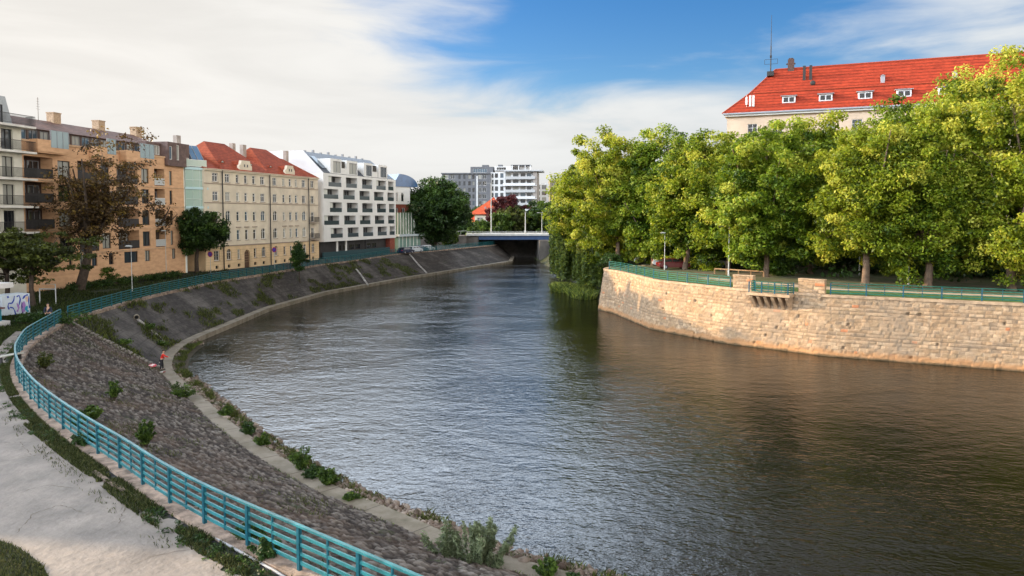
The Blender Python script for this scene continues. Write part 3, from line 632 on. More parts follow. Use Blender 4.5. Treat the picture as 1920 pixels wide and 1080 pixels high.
wl=b.wall(0,LS,-.2,ztop,ops,sand,depth=13,rev=.22)
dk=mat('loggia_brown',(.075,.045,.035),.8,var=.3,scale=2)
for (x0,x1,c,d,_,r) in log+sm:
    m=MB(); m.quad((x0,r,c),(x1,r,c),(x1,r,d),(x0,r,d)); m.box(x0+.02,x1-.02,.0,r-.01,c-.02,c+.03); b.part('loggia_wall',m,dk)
    w=x1-x0
    for q in ((.12,.42),(.5,.9)) if w>3 else ((.15,.85),): b.window(x0+w*q[0],x0+w*q[1],c+.1,d-.35,y=r-.12,kind='door',fm=FG)
    if w>3 : b.rail(x0+.03,x1-.03,c+.0,-.02,-.02,FD,1.05,glass=mat('railing_panel_dark',(.05,.045,.045),.4))
    else: b.rail(x0+.03,x1-.03,c,-.02,-.02,FR,1.0,glass=mat('railing_panel_grey',(.4,.42,.42),.2,spec=.6))
for o in win: b.window(o[0],o[1],o[2],o[3],y=.16,kind='plain',fm=FD)
m=MB()
for c in z73: m.box(-.05,LS,-.09,-.003,c-.22,c-.08)
m.box(0,LS,-.14,-.003,ztop-.12,ztop+.1); b.part('stone_bands',m,mat('band_stone',(.55,.36,.22),.85,var=.25,scale=1))
# glazed attic
zg=b.Z(73,243.5,1.2); m=MB(); ag=b.wall(.3,LS-5,ztop+.02,zg,[(x,x+1.35,ztop+.3,zg-.12) for x in np.arange(.8,LS-6.5,1.62)],mat('attic_cladding',(.10,.07,.06),.7),y=1.2,depth=9,name='attic_wall')
for i,x in enumerate(np.arange(.8,LS-6.5,1.62)): b.window(x,x+1.35,ztop+.3,zg-.12,y=1.3,kind='plain',fm=FG,pm=(G4,GL,G3)[i%3],name='attic_window')
m=MB(); zr_=b.Z(200,245,5.5)
m.prismx([(.75,zg),(1.0,zg+.12),(5.5,zr_),(6.2,zr_),(11,zg+.1),(11,zg)],0,LS-3.6); b.part('roof',m,brownroof)
# corner metal box on the right end
zc0,zc1=b.Z(325,312),b.Z(325,268)
dkb=mat('corten_cladding',(.13,.085,.075),.6,var=.3,scale=1.5)
b.wall(u(311),LS,zc0,zc1,[(u(314),u(320),zc0+.9,zc1-.6),(u(327.5),u(333),zc0+.9,zc1-.3)],dkb,y=-.55,depth=9,name='corner_attic')
b.window(u(314),u(320),zc0+.9,zc1-.6,y=-.45,kind='plain'); b.window(u(327.5),u(333),zc0+.9,zc1-.3,y=-.45,kind='plain',pm=G3)
b.wall(u(284),u(311)-.01,ztop+.02,zc1-.25,[(u(286),u(297),ztop+.3,zc1-.6),(u(299),u(309),ztop+.3,zc1-.6)],dkb,y=.5,depth=8,name='attic_bay')
b.window(u(286),u(297),ztop+.3,zc1-.6,y=.6,kind='plain',pm=G4); b.window(u(299),u(309),ztop+.3,zc1-.6,y=.6,kind='plain',pm=G3)
# oriels
gp=glass('balcony_glass',(.24,.32,.34),.08,.9)
for x0,xm,x1,yb,yt,yg in ((59,84,117,288,264,248),(171,190,206,308,282,256),(226,252,278,322,290,270)):
    a,mid,c=u(x0),u(xm),u(x1); z0=ztop-1.15; m=MB(); m.box(a,c,-1.1,-.004,z0,z0+1.35); m.box(a+.1,c-.1,-1.0,.1,z0-.14,z0-.002)
    o=b.part('oriel',m,sand); z1=z0+1.36
    m=MB(); m.box(mid,c+.02,-1.13,-1.07,z1-.8,z1+1.1); m.box(c-.04,c+.02,-1.06,0,z1-.8,z1+1.1); m.build('glass_screen',gp,b.root)
    m=MB(); m.box(mid-.04,mid+.04,-1.16,-1.02,z1,z1+1.12); m.box(c-.06,c+.06,-1.16,-1.02,z1,z1+1.12); [m.box(xx-.025,xx+.025,-1.16,-1.14,z1-.8,z1+1.1) for xx in (mid+(c-mid)/3,mid+(c-mid)*2/3)]; m.bar((mid,-1.1,z1+1.13),(c,-1.1,z1+1.13),.07,.05); m.build('screen_frame',FG,b.root)
for px in (101,185,255):
    q=b.F(px,230+ (px-101)*.14,5.5); m=MB(); m.box(q[0]-.6,q[0]+.6,5,6,zr_-.8,zr_+1.05); m.box(q[0]-.66,q[0]+.66,4.94,6.06,zr_+1.05,zr_+1.18); b.part('chimney',m,mat('chimney_brick',(.42,.30,.20),.9,var=.35,scale=5))
q=b.U(78,5); m=MB(); m.tube([(q,5,zr_-.5),(q,5,zr_+2.6)],.03); 
for k in range(5): m.bar((q-.3+k*.03,5,zr_+1.2+k*.3),(q+.3-k*.03,5,zr_+1.2+k*.3),.02,.02)
b.part('antenna',m,FD)
# ---------- pale block at the left edge of frame ----------
cream=mat('pale_render',(.62,.60,.52),.85,var=.15,scale=.6)
P0=PS-Vector(dS)*44-Vector((-dS[1],dS[0]))*.7
b=Bld('balcony_apartment_block',P0,dS,ZL,'pale rendered apartment block with dark balcony railings and a grey attic at the left edge'); L0=b.U(45)-0
u=lambda x:b.U(x)
fl=[b.Z(45,y) for y in (434,386,335,285,238)]; ops=[];
st=fl[1]-fl[2] if fl[1]>fl[2] else fl[2]-fl[1]
fl=[fl[0]-st]+fl
ww=[]
for i,c in enumerate(fl[:-1]):
    for x in np.arange(L0-2.6,.8,-3.6):
        ops.append((x,x+1.5,c+.1,c+2.25)); ww.append(ops[-1])
b.wall(0,L0,-.2,fl[-1],ops,cream,depth=14,rev=.25)
for o in ww: b.window(*o[:4],y=.2,kind='plain',fm=FD,pm=random.choice([GL,G2,G2,G3]))
slabm=mat('balcony_slab',(.62,.60,.56),.8,var=.2,scale=1)
for i,c in enumerate(fl):
    m=MB().box(14,L0+.7,-1.25,-.004,c-.24,c-.02); b.part('balcony_slab',m,slabm)
    b.rail(14.1,L0+.62,c,-1.2,-.05,FD,1.05)
# potted plants on the terrace are skipped; attic storey
zt_=b.Z(20,180,1.2); A=b.U(31,1.2)
m=MB().prismx([(1.2,fl[-1]+.01),(2.1,zt_),(10,zt_),(11,fl[-1]+.01)],10,A); b.part('attic',m,mat('attic_grey',(.33,.35,.36),.6,var=.2,scale=1))
for x in (A-2.9,A-6.5): b.window(x,x+1.5,fl[-1]+.05,fl[-1]+2.2,y=1.12,kind='plain',fm=FD,pm=GL)
# ---------- glazed stair tower ----------
PT=PS+Vector(dS)*29.25
b=Bld('glazed_balcony_house',PT,(2.2,3.9),ZL,'narrow house with pale green glazed balconies between sandstone block and red roofed tenement')
u=lambda x:b.U(x); LT=4.45; gg=glass('green_glass',(.30,.43,.38),.1,.9); tf=mat('tower_render',(.66,.70,.66),.7,var=.1); 
zz=[b.Z(358,y) for y in (313,350,386,421,456)]
b.wall(0,LT,-.2,zz[0],[(.2,LT-.6,q+.25,p-.35,'',1.3) for p,q in zip(zz,zz[1:])]+[(.3,LT-.2,-.1,zz[4]-.5,'',3.)],tf,depth=10)
for p,q in zip(zz,zz[1:]):
    m=MB().quad((.2,1.3,q+.25),(LT-.6,1.3,q+.25),(LT-.6,1.3,p-.35),(.2,1.3,p-.35)); b.part('loggia_wall',m,mat('loggia_pale',(.30,.36,.34),.8))
    m=MB(); m.box(.12,LT-.55,-.16,-.05,q-.05,p-.42); o=b.part('glass_front',m,gg)
    m=MB(); [m.box(x-.02,x+.02,-.2,-.165,q,p-.42) for x in (.15,1.4,2.6,3.85)]; m.box(.1,LT-.5,-.24,-.17,q+1.0,q+1.06); m.build('mullions',mat('mullion_pale',(.5,.6,.58),.4),o)
    m=MB().box(.05,LT-.4,-.3,-.004,p-.4,p-.05); b.part('floor_band',m,mat('band_pale_blue',(.42,.58,.60),.6))
m=MB().quad((.3,3.,-.1),(LT-.2,3.,-.1),(LT-.2,3.,zz[4]-.5),(.3,3.,zz[4]-.5)); b.part('passage_wall',m,mat('ochre_render',(.55,.33,.17),.9,var=.15))
b.rail(.1,LT-.5,zz[0],-.1,-.1,FR,1.1,glass=gg)
zt_=b.Z(345,271,2); m=MB().box(.3,2.2,1.5,8,zz[0],zt_); b.part('attic',m,mat('attic_brown',(.12,.08,.07),.7)); b.window(.5,2.0,zz[0]+.2,zz[0]+1.4,y=1.4,kind='plain')
m=MB().prismx([(.2,zz[0]),(2.6,zt_),(8,zt_),(8,zz[0])],2.25,LT); b.part('glass_roof',m,glass('roof_glass_blue',(.13,.24,.40),.06,1,.3))
m=MB(); [m.bar((x,.17,zz[0]+.05),(x,2.57,zt_+.05),.07,.07) for x in (2.3,3.3,LT-.1)]; b.part('roof_bars',m,FG)
# ---------- two tenement houses ----------
tc1=mat('tenement_render_cream',(.62,.54,.42),.88,var=.12,scale=.5); tc2=mat('tenement_render_warm',(.60,.52,.41),.88,var=.14,scale=.5)
plm=mat('tenement_plinth_render',(.66,.48,.29),.88,var=.14,scale=.7); strm=mat('string_course',(.30,.24,.19),.8)
dC=(.292,.956); PC=Vector((-46.5,112.9))
def tenement(label,pxa,pxb,cols,pipes,gable,parts,door,sidecol,side_right):
    t=Bld('tenement_house',PC,dC,ZL,label,'tenement house','tenement houses with red roofs'); F=t.F
    u=t.U; za=lambda y:t.Z(427.6,y)
    ua,ub=u(pxa),u(pxb); eave=za(318.8); pl=za(460.5)
    rows=[(za(342),za(326)),(za(377),za(360)),(za(414.6),za(396.5)),(za(451),za(431.5)),(za(487),za(468.5))]
    ops=[]
    for (px,w,kind) in cols:
        c=u(px); 
        for r,(z0,z1) in enumerate(rows):
            if door and r==4 and abs(px-door)<1: continue
            arch='arch' if (kind=='A' and r>=2) else ''
            if kind=='B' and r in (2,3): ops.append((c-.55,c+.55,z0-.3,z1,'',.18)); continue
            if kind=='B' and r==4: arch='arch'
            ops.append((c-w/2,c+w/2,z0,z1+(.15 if arch else 0),arch,.18))
    if door: c=u(door); ops.append((c-.75,c+.75,.0,2.9,'arch',.35)); dr=ops[-1]
    up=[o for o in ops if o[2]>pl-.2]; lo=[o for o in ops if o[2]<=pl-.2]
    # cellar openings
    cell=[(u(px)-.35,u(px)+.35,.25,.75,'',.2) for px,_,_ in cols if not door or abs(px-door)>5]
    t.wall(ua,ub,pl,eave,up,tc1 if not side_right else tc2,rev=.18,depth=12)
    t.wall(ua,ub,-.3,pl-.001,lo+cell,plm,y=-.05,rev=.22,name='ground_floor_wall',depth=12.05)
    for c in cell: t.part('cellar_opening',MB().quad((c[0],.14,c[2]),(c[1],.14,c[2]),(c[1],.14,c[3]),(c[0],.14,c[3])),mat('dark_void',(.008,.008,.008),.9))
    for o in up+lo:
        if door and o is dr:
            t.part('door',MB().box(o[0],o[1],.22,.28,o[2],o[3]),mat('door_brown',(.10,.055,.035),.6)); continue
        t.window(o[0],o[1],o[2],o[3],y=.1,kind='std'); 
        t.part('window_sill',MB().box(o[0]-.08,o[1]+.08,-.16 if o[2]<=pl-.2 else -.11,-.003 if o[2]>pl-.2 else -.053,o[2]-.1,o[2]-.002),strm)
    m=MB()
    for z in (rows[0][0]-.28,rows[1][0]-.28): m.box(ua,ub,-.07,-.003,z-.1,z+.04)
    m.box(ua,ub,-.16,-.054,pl-.12,pl+.06); t.part('string_courses',m,strm)
    m=MB(); m.box(ua-.02,ub,-.3,-.004,eave-.3,eave-.1); m.box(ua-.02,ub,-.42,.0,eave-.09,eave-.002); t.part('cornice',m,tc1)
    # hood mouldings over narrow first floor windows
    m=MB()
    for (px,w,kind) in cols:
        if kind=='n': z=rows[3][1]+.35; c=u(px); m.box(c-.6,c+.6,-.14,-.003,z,z+.16)
    t.part('window_hoods',m,strm)
    for px in pipes: t.part('downpipe',MB().tube([(u(px),-.25,-.1),(u(px),-.25,eave-.1)],.09,8),FD)
    # rusticated courses
    m=MB(); [m.box(ua,ub,-.062,-.0525,z,z+.035) for z in np.arange(.9,pl-.5,.42)]; t.part('rustication',m,mat('groove',(.42,.30,.18),.9))
    for (x0,x1,hl,hr,rise,y0) in parts:
        m=MB(); hip(m,u(x0),u(x1),y0,12.1-y0,eave+.005,eave+rise,hl,hr,.4); r_=t.part('roof',m,tenroof)
    # gable dormer
    g0,g1=u(gable[0]),u(gable[1]); gz=eave+1.55; m=MB()
    gm=(g0+g1)/2; m.prism([(g0,eave-.02),(g1,eave-.02),(g1,eave+.9),(g1-.35,eave+1.1),(g1-.55,gz+.2),(g0+.55,gz+.2),(g0+.35,eave+1.1),(g0,eave+.9)],-.12,.35)
    gg_=t.part('gable_dormer',m,tc1); 
    t.part('dormer_roof',MB().prism([(g0+.1,eave),(g1-.1,eave),(g1-.5,gz+.1),(g0+.5,gz+.1)],.36,2.6),tenroof)
    for x in (gm-.45,gm+.25): t.part('dormer_window',MB().box(x,x+.28,-.16,-.123,eave+.7,eave+1.15),G2)
    for x in ((g0+gm)/2-3.4,(g1+gm)/2+2.2): # eyebrow vents
        m=MB(); m.prism([(x-.7,eave+1.2),(x+.7,eave+1.2),(x+.35,eave+1.55),(x-.35,eave+1.55)],1.1,2.6); o=t.part('eyebrow_dormer',m,tenroof); MB().prism([(x-.35,eave+1.24),(x+.35,eave+1.24),(x,eave+1.5)],1.06,1.095).build('pane',G3,o)
    if sidecol:
        c=u(sidecol)
        for r in (2,3):
            z=rows[r][0]-.45; t.part('balcony_slab',MB().box(c-1.0,c+1.0,-.95,-.004,z-.16,z),strm); t.rail(c-.95,c+.95,z,-.9,-.05,FD,1.0)
    for x,w in ((ua+1.2,.9),(ub-1.6,.8)): t.part('chimney',MB().box(x,x+w,5.8,6.5,eave+rise-2,eave+rise+.3),mat('chimney_grey',(.35,.30,.26),.9,var=.2))
    return t
tenement('cream tenement house with arched doorway and red tiled roof beside the glazed house',383.5,503.7,[(404.5,1.3,'w'),(427.6,1.15,'A'),(446.3,.75,'n'),(461.8,.75,'n'),(476.9,.75,'n'),(493,1.15,'A')],(416,),(449.6,473),((383.5,420,0,0,3.6,.3),(416.3,503.7,3.6,3.4,4.9,0)),461.8,None,False)
tenement('cream tenement house with small balconies and red roof beside the white block',503.9,596.8,[(515.8,1.15,'A'),(532.6,.75,'n'),(544.8,.75,'n'),(556,.75,'n'),(570,1.15,'A'),(586,1.1,'B')],(504.8,577.5),(535.7,553),((570,597,0,2.6,3.6,.3),(504.2,575,3.4,3.6,4.9,0)),None,586,True)
# ---------- white modern block ----------
dM=(.32,.947); whm=mat('white_facade_panel',(.66,.65,.63),.6,var=.06,scale=.4); wsh=mat('white_gable',(.60,.60,.60),.7,var=.06,scale=.4)
b=Bld('white_modern_block',(-36.5,145.0),dM,ZL,'white modern apartment block with big square loggias over a dark ground floor')
def x3(x): return 540+x/4.696
u=lambda x:b.U(x3(x)); z6=lambda y:b.Z(625,270+y/4.696); LM=b.U(742.3)
rws=[((284,375),[(360,475),(515,612),(655,745),(780,865),(885,932)]),((398,483),[(285,447),(490,592),(632,722),(760,843),(878,935)]),((513,600),[(370,478),(520,617),(655,747),(785,865),(890,940)]),((630,712),[(285,452),(495,596),(633,727),(765,848),(882,938)]),((740,828),[(375,483),(525,622),(660,750),(788,870),(893,940)])]
ops=[]
for (y0,y1),cs in rws:
    for k,(a,c) in enumerate(cs):
        A_=max(.12,u(a) if a>300 else .12); ops.append((A_,min(u(c),LM-.15),z6(y1),z6(y0),'',1.5))
zt5=z6(262); zb5=z6(858)
b.wall(0,LM,zb5,zt5,ops,whm,rev=1.5,depth=14)
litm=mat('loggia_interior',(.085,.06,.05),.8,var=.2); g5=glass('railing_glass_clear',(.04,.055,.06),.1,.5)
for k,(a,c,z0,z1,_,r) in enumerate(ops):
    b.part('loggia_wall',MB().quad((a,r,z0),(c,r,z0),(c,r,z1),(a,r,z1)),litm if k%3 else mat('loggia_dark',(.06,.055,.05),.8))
    w=c-a; b.window(a+.1,a+w*.52,z0+.05,z1-.15,y=r-.12,kind='plain',fm=FG,pm=(G3 if k%5==0 else GL),cols=2); b.window(a+w*.58,c-.15,z0+.05,z1-.15,y=r-.12,kind='plain',fm=FG,pm=G2)
    b.part('railing',MB().box(a+.03,c-.03,.06,.09,z0+.03,z0+.85),g5); 
    if k%5==0 or k%7==3: b.part('curtain_panel',MB().box(a+.05,a+w*.33,.3,.34,z0+.02,z1-.03),mat('curtain_white',(.55,.56,.52),.8))
bal3=MB(); b.part('ground_floor_wall',MB().box(.6,LM-2.6,1.3,13,-.2,zb5-.01),mat('dark_cladding',(.035,.033,.034),.6,var=.2)); b.part('brick_corner',MB().box(LM-2.55,LM-.3,.2,13,-.2,zb5-.01),mat('red_brick',(.22,.06,.04),.85,var=.3,scale=3))
b.part('base_panels',MB().box(0.1,LM-2.6,.25,.5,-.2,1.3),mat('teal_hoarding',(.02,.055,.065),.6))
for x in (5.2,8.6,16.5): b.part('column',MB().box(x,x+.3,.3,.6,1.31,zb5-.02),FR if x<10 else mat('dark_cladding',(.035,.033,.034),.6))
for x in (6.5,9.,11.5,14,18.5,21): b.window(x,x+1.7,1.4,zb5-.9,y=1.2,kind='plain',fm=FD,pm=G2)
# roof with dark slope, dormer boxes
zrd=b.Z(x3(200),270+75/4.696,5.); slope=mat('solar_roof',(.03,.038,.055),.4,spec=.5,var=.2,scale=2)
b.part('roof',MB().quad((0.25,.02,zt5+.02),(LM-.6,.02,zt5+.02),(LM-3.6,4.6,zrd),(0.25,4.6,zrd)).quad((.25,4.6,zrd),(LM-3.6,4.6,zrd),(LM-3.6,13,zrd),(.25,13,zrd)).quad((LM-.6,.02,zt5+.02),(LM-.6,13,zt5+.02),(LM-3.6,13,zrd),(LM-3.6,4.6,zrd)),slope)
b.part('gable_wall',MB().prismx([(0,zt5+.004),(4.6,zrd+.15),(14,zrd+.15),(14,zt5+.004)],0,.24),wsh)
b.part('skylights',MB().quad((1.0,.9,zt5+1.02),(2.6,.9,zt5+1.02),(2.6,3.6,zt5+3.72*(zrd-zt5)/4.6+.0),(1.0,3.6,zt5+3.72*(zrd-zt5)/4.6)),G4)
for k,(a,c) in enumerate(((405,480),(545,620),(695,752),(820,880))):
    A,C=u(a)-.9,u(c); z1=z6((125,135,141,150)[k]*1.0+8)
    h=3.0; b.wall(A,C,zt5+.03,zt5+h,[(A+1.0,C-.25,zt5+.25,zt5+h-.45)],whm,y=.1,depth=4.5,name='dormer',rev=.15)
    b.window(A+1.0,C-.25,zt5+.25,zt5+h-.45,y=.18,kind='plain',fm=FG,pm=G3 if k<2 else GL)
for a,c in ((480,545),(752,815)):
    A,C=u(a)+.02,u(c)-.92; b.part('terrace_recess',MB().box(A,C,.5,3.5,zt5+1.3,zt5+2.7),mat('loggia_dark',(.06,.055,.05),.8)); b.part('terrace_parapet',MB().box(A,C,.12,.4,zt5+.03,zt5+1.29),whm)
for k in range(9): b.part('roof_vent',MB().box(3+k*2.8,3.4+k*2.8,6,6.4,zrd,zrd+.45+.3*(k%2)),FG)
# ---------- vaulted roof building behind ----------
b=Bld('vaulted_roof_building',(-30,178),(.75,.66),ZL,'pale building with dark blue vaulted roof behind the big dark tree')
u=b.U; La,Lb=u(736),u(769); H1=b.Z(750,350); Hb=b.Z(750,383)
ops=[(x,x+.8,H1-3.6,H1-1.4) for x in np.arange(La+.8,Lb-1,1.7)]
b.wall(La,Lb,Hb,H1,ops,whm,depth=12); [b.window(*o,y=.12,kind='plain') for o in ops]
ops=[(x,x+.9,Hb-3.3,Hb-.9) for x in np.arange(La+.8,Lb-1,1.9)]+[(x,x+.9,Hb-7,Hb-4.6) for x in np.arange(La+.8,Lb-1,1.9)]
b.wall(La+.2,Lb-.3,-.2,Hb-.01,ops,mat('red_brick',(.22,.06,.04),.85,var=.3,scale=3),y=.2,depth=11.5,name='brick_wall'); [b.window(o[0],o[1],o[2],o[3],y=.34,kind='plain') for o in ops]
m=MB(); zt_=b.Z(745,326); K=12; pts=[(La-.2,H1+.02)]+[(La+(Lb-La)*(1-math.cos(math.pi/2*k/K)**1)*0+La*0+ (La+(Lb+.3-La)*math.sin(math.pi/2*k/K)),H1+(zt_-H1)*math.cos(math.pi/2*k/K)) for k in range(K+1)]
m.prism(pts,-.3,12); b.part('vaulted_roof',m,mat('blue_metal_roof',(.03,.09,.20),.3,spec=.7,var=.2))
pav=Bld('glass_pavilion',(-26.6,174.5),(.6,.8),ZL,'low greenish glass pavilion with a flat grey roof at the end of the white block')
m=MB().box(0,7.5,0,5,-.1,3.6); pav.part('glass_walls',m,glass('pavilion_glass',(.14,.22,.19),.08,.9)); m=MB().box(-.4,8,-.8,5.4,3.62,4.1); pav.part('flat_roof',m,mat('pavilion_roof',(.35,.40,.42),.6))
m=MB().box(.4,6.6,.6,4.6,4.12,9.2); pav.part('upper_glass',m,glass('pavilion_upper_glass',(.10,.15,.10),.1,.8)); m=MB(); [m.box(x,x+.12,.53,.595,4.12,9.2) for x in np.arange(.4,6.6,.9)]; [m.box(x,x+.1,-.06,-.005,-.1,3.6) for x in np.arange(.2,7.4,1.2)]; pav.part('mullions',m,FR)
# ---------- distant buildings ----------
def far(name,label,P,d,zb,cat='building'): return Bld(name,P,d,zb,label,cat)
gb=mat('grey_brick',(.14,.145,.16),.85,var=.15,scale=.8); gw=mat('distant_white_render',(.62,.63,.64),.8)
b=far('grey_brick_tower',"dark grey brick apartment tower with open top storey behind the big dark tree",AT(829,404,352),(1,-.06),ZL+.8)
u=b.U; Z=lambda y:b.Z(880,y); LE=u(920)
ops=[]; st=3.05
for k in range(10):
    z=Z(326)-st*(k+1)
    for x0,x1 in ((832,841),(845,853),(860,864),(869,873),(878,883),(886,890),(897,903),(905,912)): ops.append((u(x0),u(x1),z+.7,z+2.6,'',.3))
b.wall(0,LE,0,Z(326),ops,gb,depth=16,rev=.3)
for o in ops: b.window(*o[:4],y=.2,kind='plain',fm=FR if o[0]>u(895) or o[0]<u(850) else FD)
b.part('white_bay',MB().box(u(893.5),u(896),-.25,-.005,2,Z(330)),gw); b.part('roof_slab',MB().box(-.4,LE,-.6,16,Z(326)+.01,Z(324.5)+.1),gb)
b.wall(u(881),LE+1,Z(324),Z(312),[(u(886),u(912),Z(323),Z(315),'',.3)],gb,y=3,depth=10,name='penthouse'); b.window(u(886),u(912),Z(323),Z(315),y=3.2,kind='plain',cols=6,fm=FR,pm=G4)
b.part('roof_hut',MB().box(u(902),u(914),5,9,Z(312),Z(308)),gb)
b=far('white_balcony_tower','white apartment tower with wide stacked balconies and roof canopy behind the copper tree',AT(920,404,352),(1,-.10),ZL+.8)
u=b.U; Z=lambda y:b.Z(960,y); LE=u(1000); ops=[]
for k in range(10):
    z=Z(323)-st*(k+1)
    for x0,x1 in ((922,925.5),(928,934),(938,944),(948,958),(962,972),(976,985),(988,996)): ops.append((u(x0),u(x1),z+.5,z+2.6,'',.3))
b.wall(0,LE,0,Z(323),ops,gw,depth=16,rev=.3)
for o in ops: b.window(*o[:4],y=.2,kind='plain',fm=FD)
for k in range(10):
    z=Z(323)-st*(k+1); x0=944 if k%2 else 948
    b.part('balcony',MB().box(u(x0),LE+1+(.8 if k%2 else 0),-2.6,-.01,z-.3,z+.0).box(u(x0),LE+1,-2.6,-2.5,z+.01,z+.95),gw if k%2 else mat('distant_balcony_grey',(.42,.43,.44),.7))
b.part('corner_pier',MB().box(LE+.01,LE+1.8,-2,14,0,Z(323)),mat('distant_taupe',(.30,.27,.25),.8))
b.part('roof_slab',MB().box(u(946),LE+4.5,-3.2,12,Z(322),Z(319.5)),mat('distant_balcony_grey',(.42,.43,.44),.7))
b.wall(u(926),u(990),Z(319)+.02,Z(311.5),[(u(930),u(948),Z(318),Z(313)),(u(958),u(974),Z(318),Z(312.5))],gw,y=2.5,depth=8,name='penthouse'); b.window(u(930),u(948),Z(318),Z(313),y=2.6,kind='plain',cols=4); b.window(u(958),u(974),Z(318),Z(312.5),y=2.6,kind='plain',cols=3)
b.part('canopy',MB().box(u(958),u(995),-1,8,Z(310.3),Z(309.3)),gb); [b.part('canopy_post',MB().box(u(x),u(x)+.4,-.9,-.5,Z(319.4),Z(310.4)),gw) for x in (960,972,984,994)]
b.part('roof_hut',MB().box(u(932),u(940),4,7,Z(311.4),Z(307.5)),gb)
b=far('white_grid_block','distant white apartment block with a regular dark window grid left of the plane trees',AT(1001,404,372),(1,.02),ZL+.8)
u=b.U; Z=lambda y:b.Z(1015,y); ops=[]
for k in range(8):
    z=Z(345)-3.0*(k+1)
    for x in np.arange(.8,u(1029)-2,3.1): ops.append((x,x+2.3,z+.4,z+2.5,'',.3))
b.wall(0,u(1029),0,Z(344),ops,gw,depth=14,rev=.3); [b.window(*o[:4],y=.2,kind='plain') for o in ops]
b=far('brown_flat_block','distant brown flat roofed block rising just behind the plane trees',AT(1031,404,392),(1,.02),ZL+.8)
ops=[(x,x+1.6,b.Z(1045,343)-.2-2.9*k-2.,b.Z(1045,343)-.2-2.9*k) for x in (1.2,4.5,7.8) for k in range(4)]
b.wall(0,b.U(1075),0,b.Z(1045,338),ops,mat('olive_brick',(.17,.15,.10),.85),depth=14); [b.window(*o[:4],y=.2,kind='plain') for o in ops]
# red roofed house
b=far('red_roofed_house','cream house with a tall orange red hipped roof beyond the bridge',AT(878,404,262),(1,-.18),ZL+1,'house')
u=b.U; Z=lambda y:b.Z(905,y); ze=Z(401.5); ops=[(u(x),u(x)+1.1,ze-3.3,ze-1.2) for x in (895,899.5,910,920)]
b.wall(u(890),u(938),0,ze,ops,mat('house_cream',(.55,.50,.38),.85),depth=11); [b.window(*o,y=.12) for o in ops]
hr=roofmat('house_tiles',(.60,.12,.05),(.48,.08,.035),.4)
m=MB(); hip(m,u(882),u(940),-.4,11.4,ze+.01,Z(369),u(921)-u(882),4,.5); b.part('roof',m,hr)
m=MB(); hip(m,u(876),u(890.5),1,9,ze-2.6,ze-.1,2,.1,.2); b.part('annex_roof',m,hr); b.part('annex_wall',MB().box(u(877),u(889.8),1.2,8.8,0,ze-2.73),mat('house_cream',(.55,.50,.38),.85))
b.part('dormer',MB().prism([(u(905),ze+1.6),(u(912),ze+1.6),(u(908.5),ze+2.7)],1.2,4),FG)
# ---------- long red roofed block behind the plane trees ----------
dR=(.925,-.38); yel=mat('yellow_render',(.58,.44,.32),.88,var=.12,scale=.4)
b=Bld('long_red_roofed_block',(35.7,125),dR,ZR,'long yellow rendered building with a huge red tiled roof behind the plane trees')
ze=b.Z(1360,213); LR=66; DR=15.5; ops=[]
for r in range(6):
    for x in np.arange(3.3,LR-2,3.9): z1=ze-1.9-3.75*r; ops.append((x,x+1.5,z1-2.0,z1,'',.2))
b.wall(0,LR,0,ze-.6,ops,yel,depth=DR,rev=.2)
for o in ops: b.window(*o[:4],y=.1,kind='std',pm=random.choice([GL,G2,G4,G3]))
m=MB()
for x in np.arange(6.2,LR,7.8): m.box(x-.3,x+.1,-.1,-.003,0,ze-.62)
b.part('pilasters',m,yel)
m=MB(); m.box(-.35,LR,-.55,DR+.4,ze-.6,ze-.3); b.part('cornice',m,mat('cornice_white',(.60,.57,.52),.8)); m=MB().box(-.6,LR,-.85,-.5,ze-.29,ze-.06); b.part('gutter',m,mat('gutter_grey',(.28,.30,.33),.5)); 
zr2=b.Z(1440,131.5,DR/2); zm=ze+(zr2-ze)*.5; hy=DR/2; hu=7.0; oh=.7
m=MB(); k=.46
A0=(-oh,-oh-.1,ze-.05); B0=(LR,-oh-.1,ze-.05); A1=(hu*k-.1,hy*k+.1,ze+(zr2-ze)*k-.12); B1=(LR,hy*k+.1,ze+(zr2-ze)*k-.12); A2=(hu,hy,zr2); B2=(LR,hy,zr2)
m.quad(A0,B0,B1,A1); m.quad(A1,B1,B2,A2); D0=(-oh,DR+oh,ze-.05); D1=(hu*k-.1,DR-hy*k-.1,ze+(zr2-ze)*k-.12); m.quad(D0,A0,A1,D1); m.quad(D1,A1,A2); m.quad((LR,DR+oh,ze-.05),D0,D1,(LR,DR-hy*k-.1,ze+(zr2-ze)*k-.12)); m.quad((LR,DR-hy*k-.1,ze+(zr2-ze)*k-.12),D1,A2,B2)
b.part('roof',m,redroof)
m=MB(); m.bar((A1[0],A1[1]-.03,A1[2]+.04),(B1[0],B1[1]-.03,B1[2]+.04),.24,.12); m.tube([A2,B2],.14,6); m.tube([A0,A1],.1,6); m.tube([A1,A2],.1,6); b.part('ridge_tiles',m,mat('ridge_tile',(.30,.05,.02),.8))
def ry(f): return hy*k*f, ze+(zr2-ze)*k*f
for i,px in enumerate((1479,1548,1622,1695,1773,1850)):
    x=b.F(px,190-(px-1479)*.06,1.2)[0]; y0,z0=.9,ze+1.25; m=MB()
    m.prismx([(y0,z0-.1),(y0,z0+1.15),(y0+2.4,z0+1.35),(y0+2.4,z0+.6)],x-1.0,x+1.0); o=b.part('dormer',m,mat('dormer_white',(.62,.62,.62),.7))
    MB().prismx([(y0-.25,z0+1.17),(y0-.25,z0+1.27),(y0+2.9,z0+1.52),(y0+2.9,z0+1.4)],x-1.25,x+1.25).build('dormer_roof',mat('zinc',(.30,.30,.32),.5),o)
    for s__ in (-.78,.1): MB().box(x+s__,x+s__+.68,y0-.05,y0-.004,z0+.25,z0+.95).build('pane',G2,o)
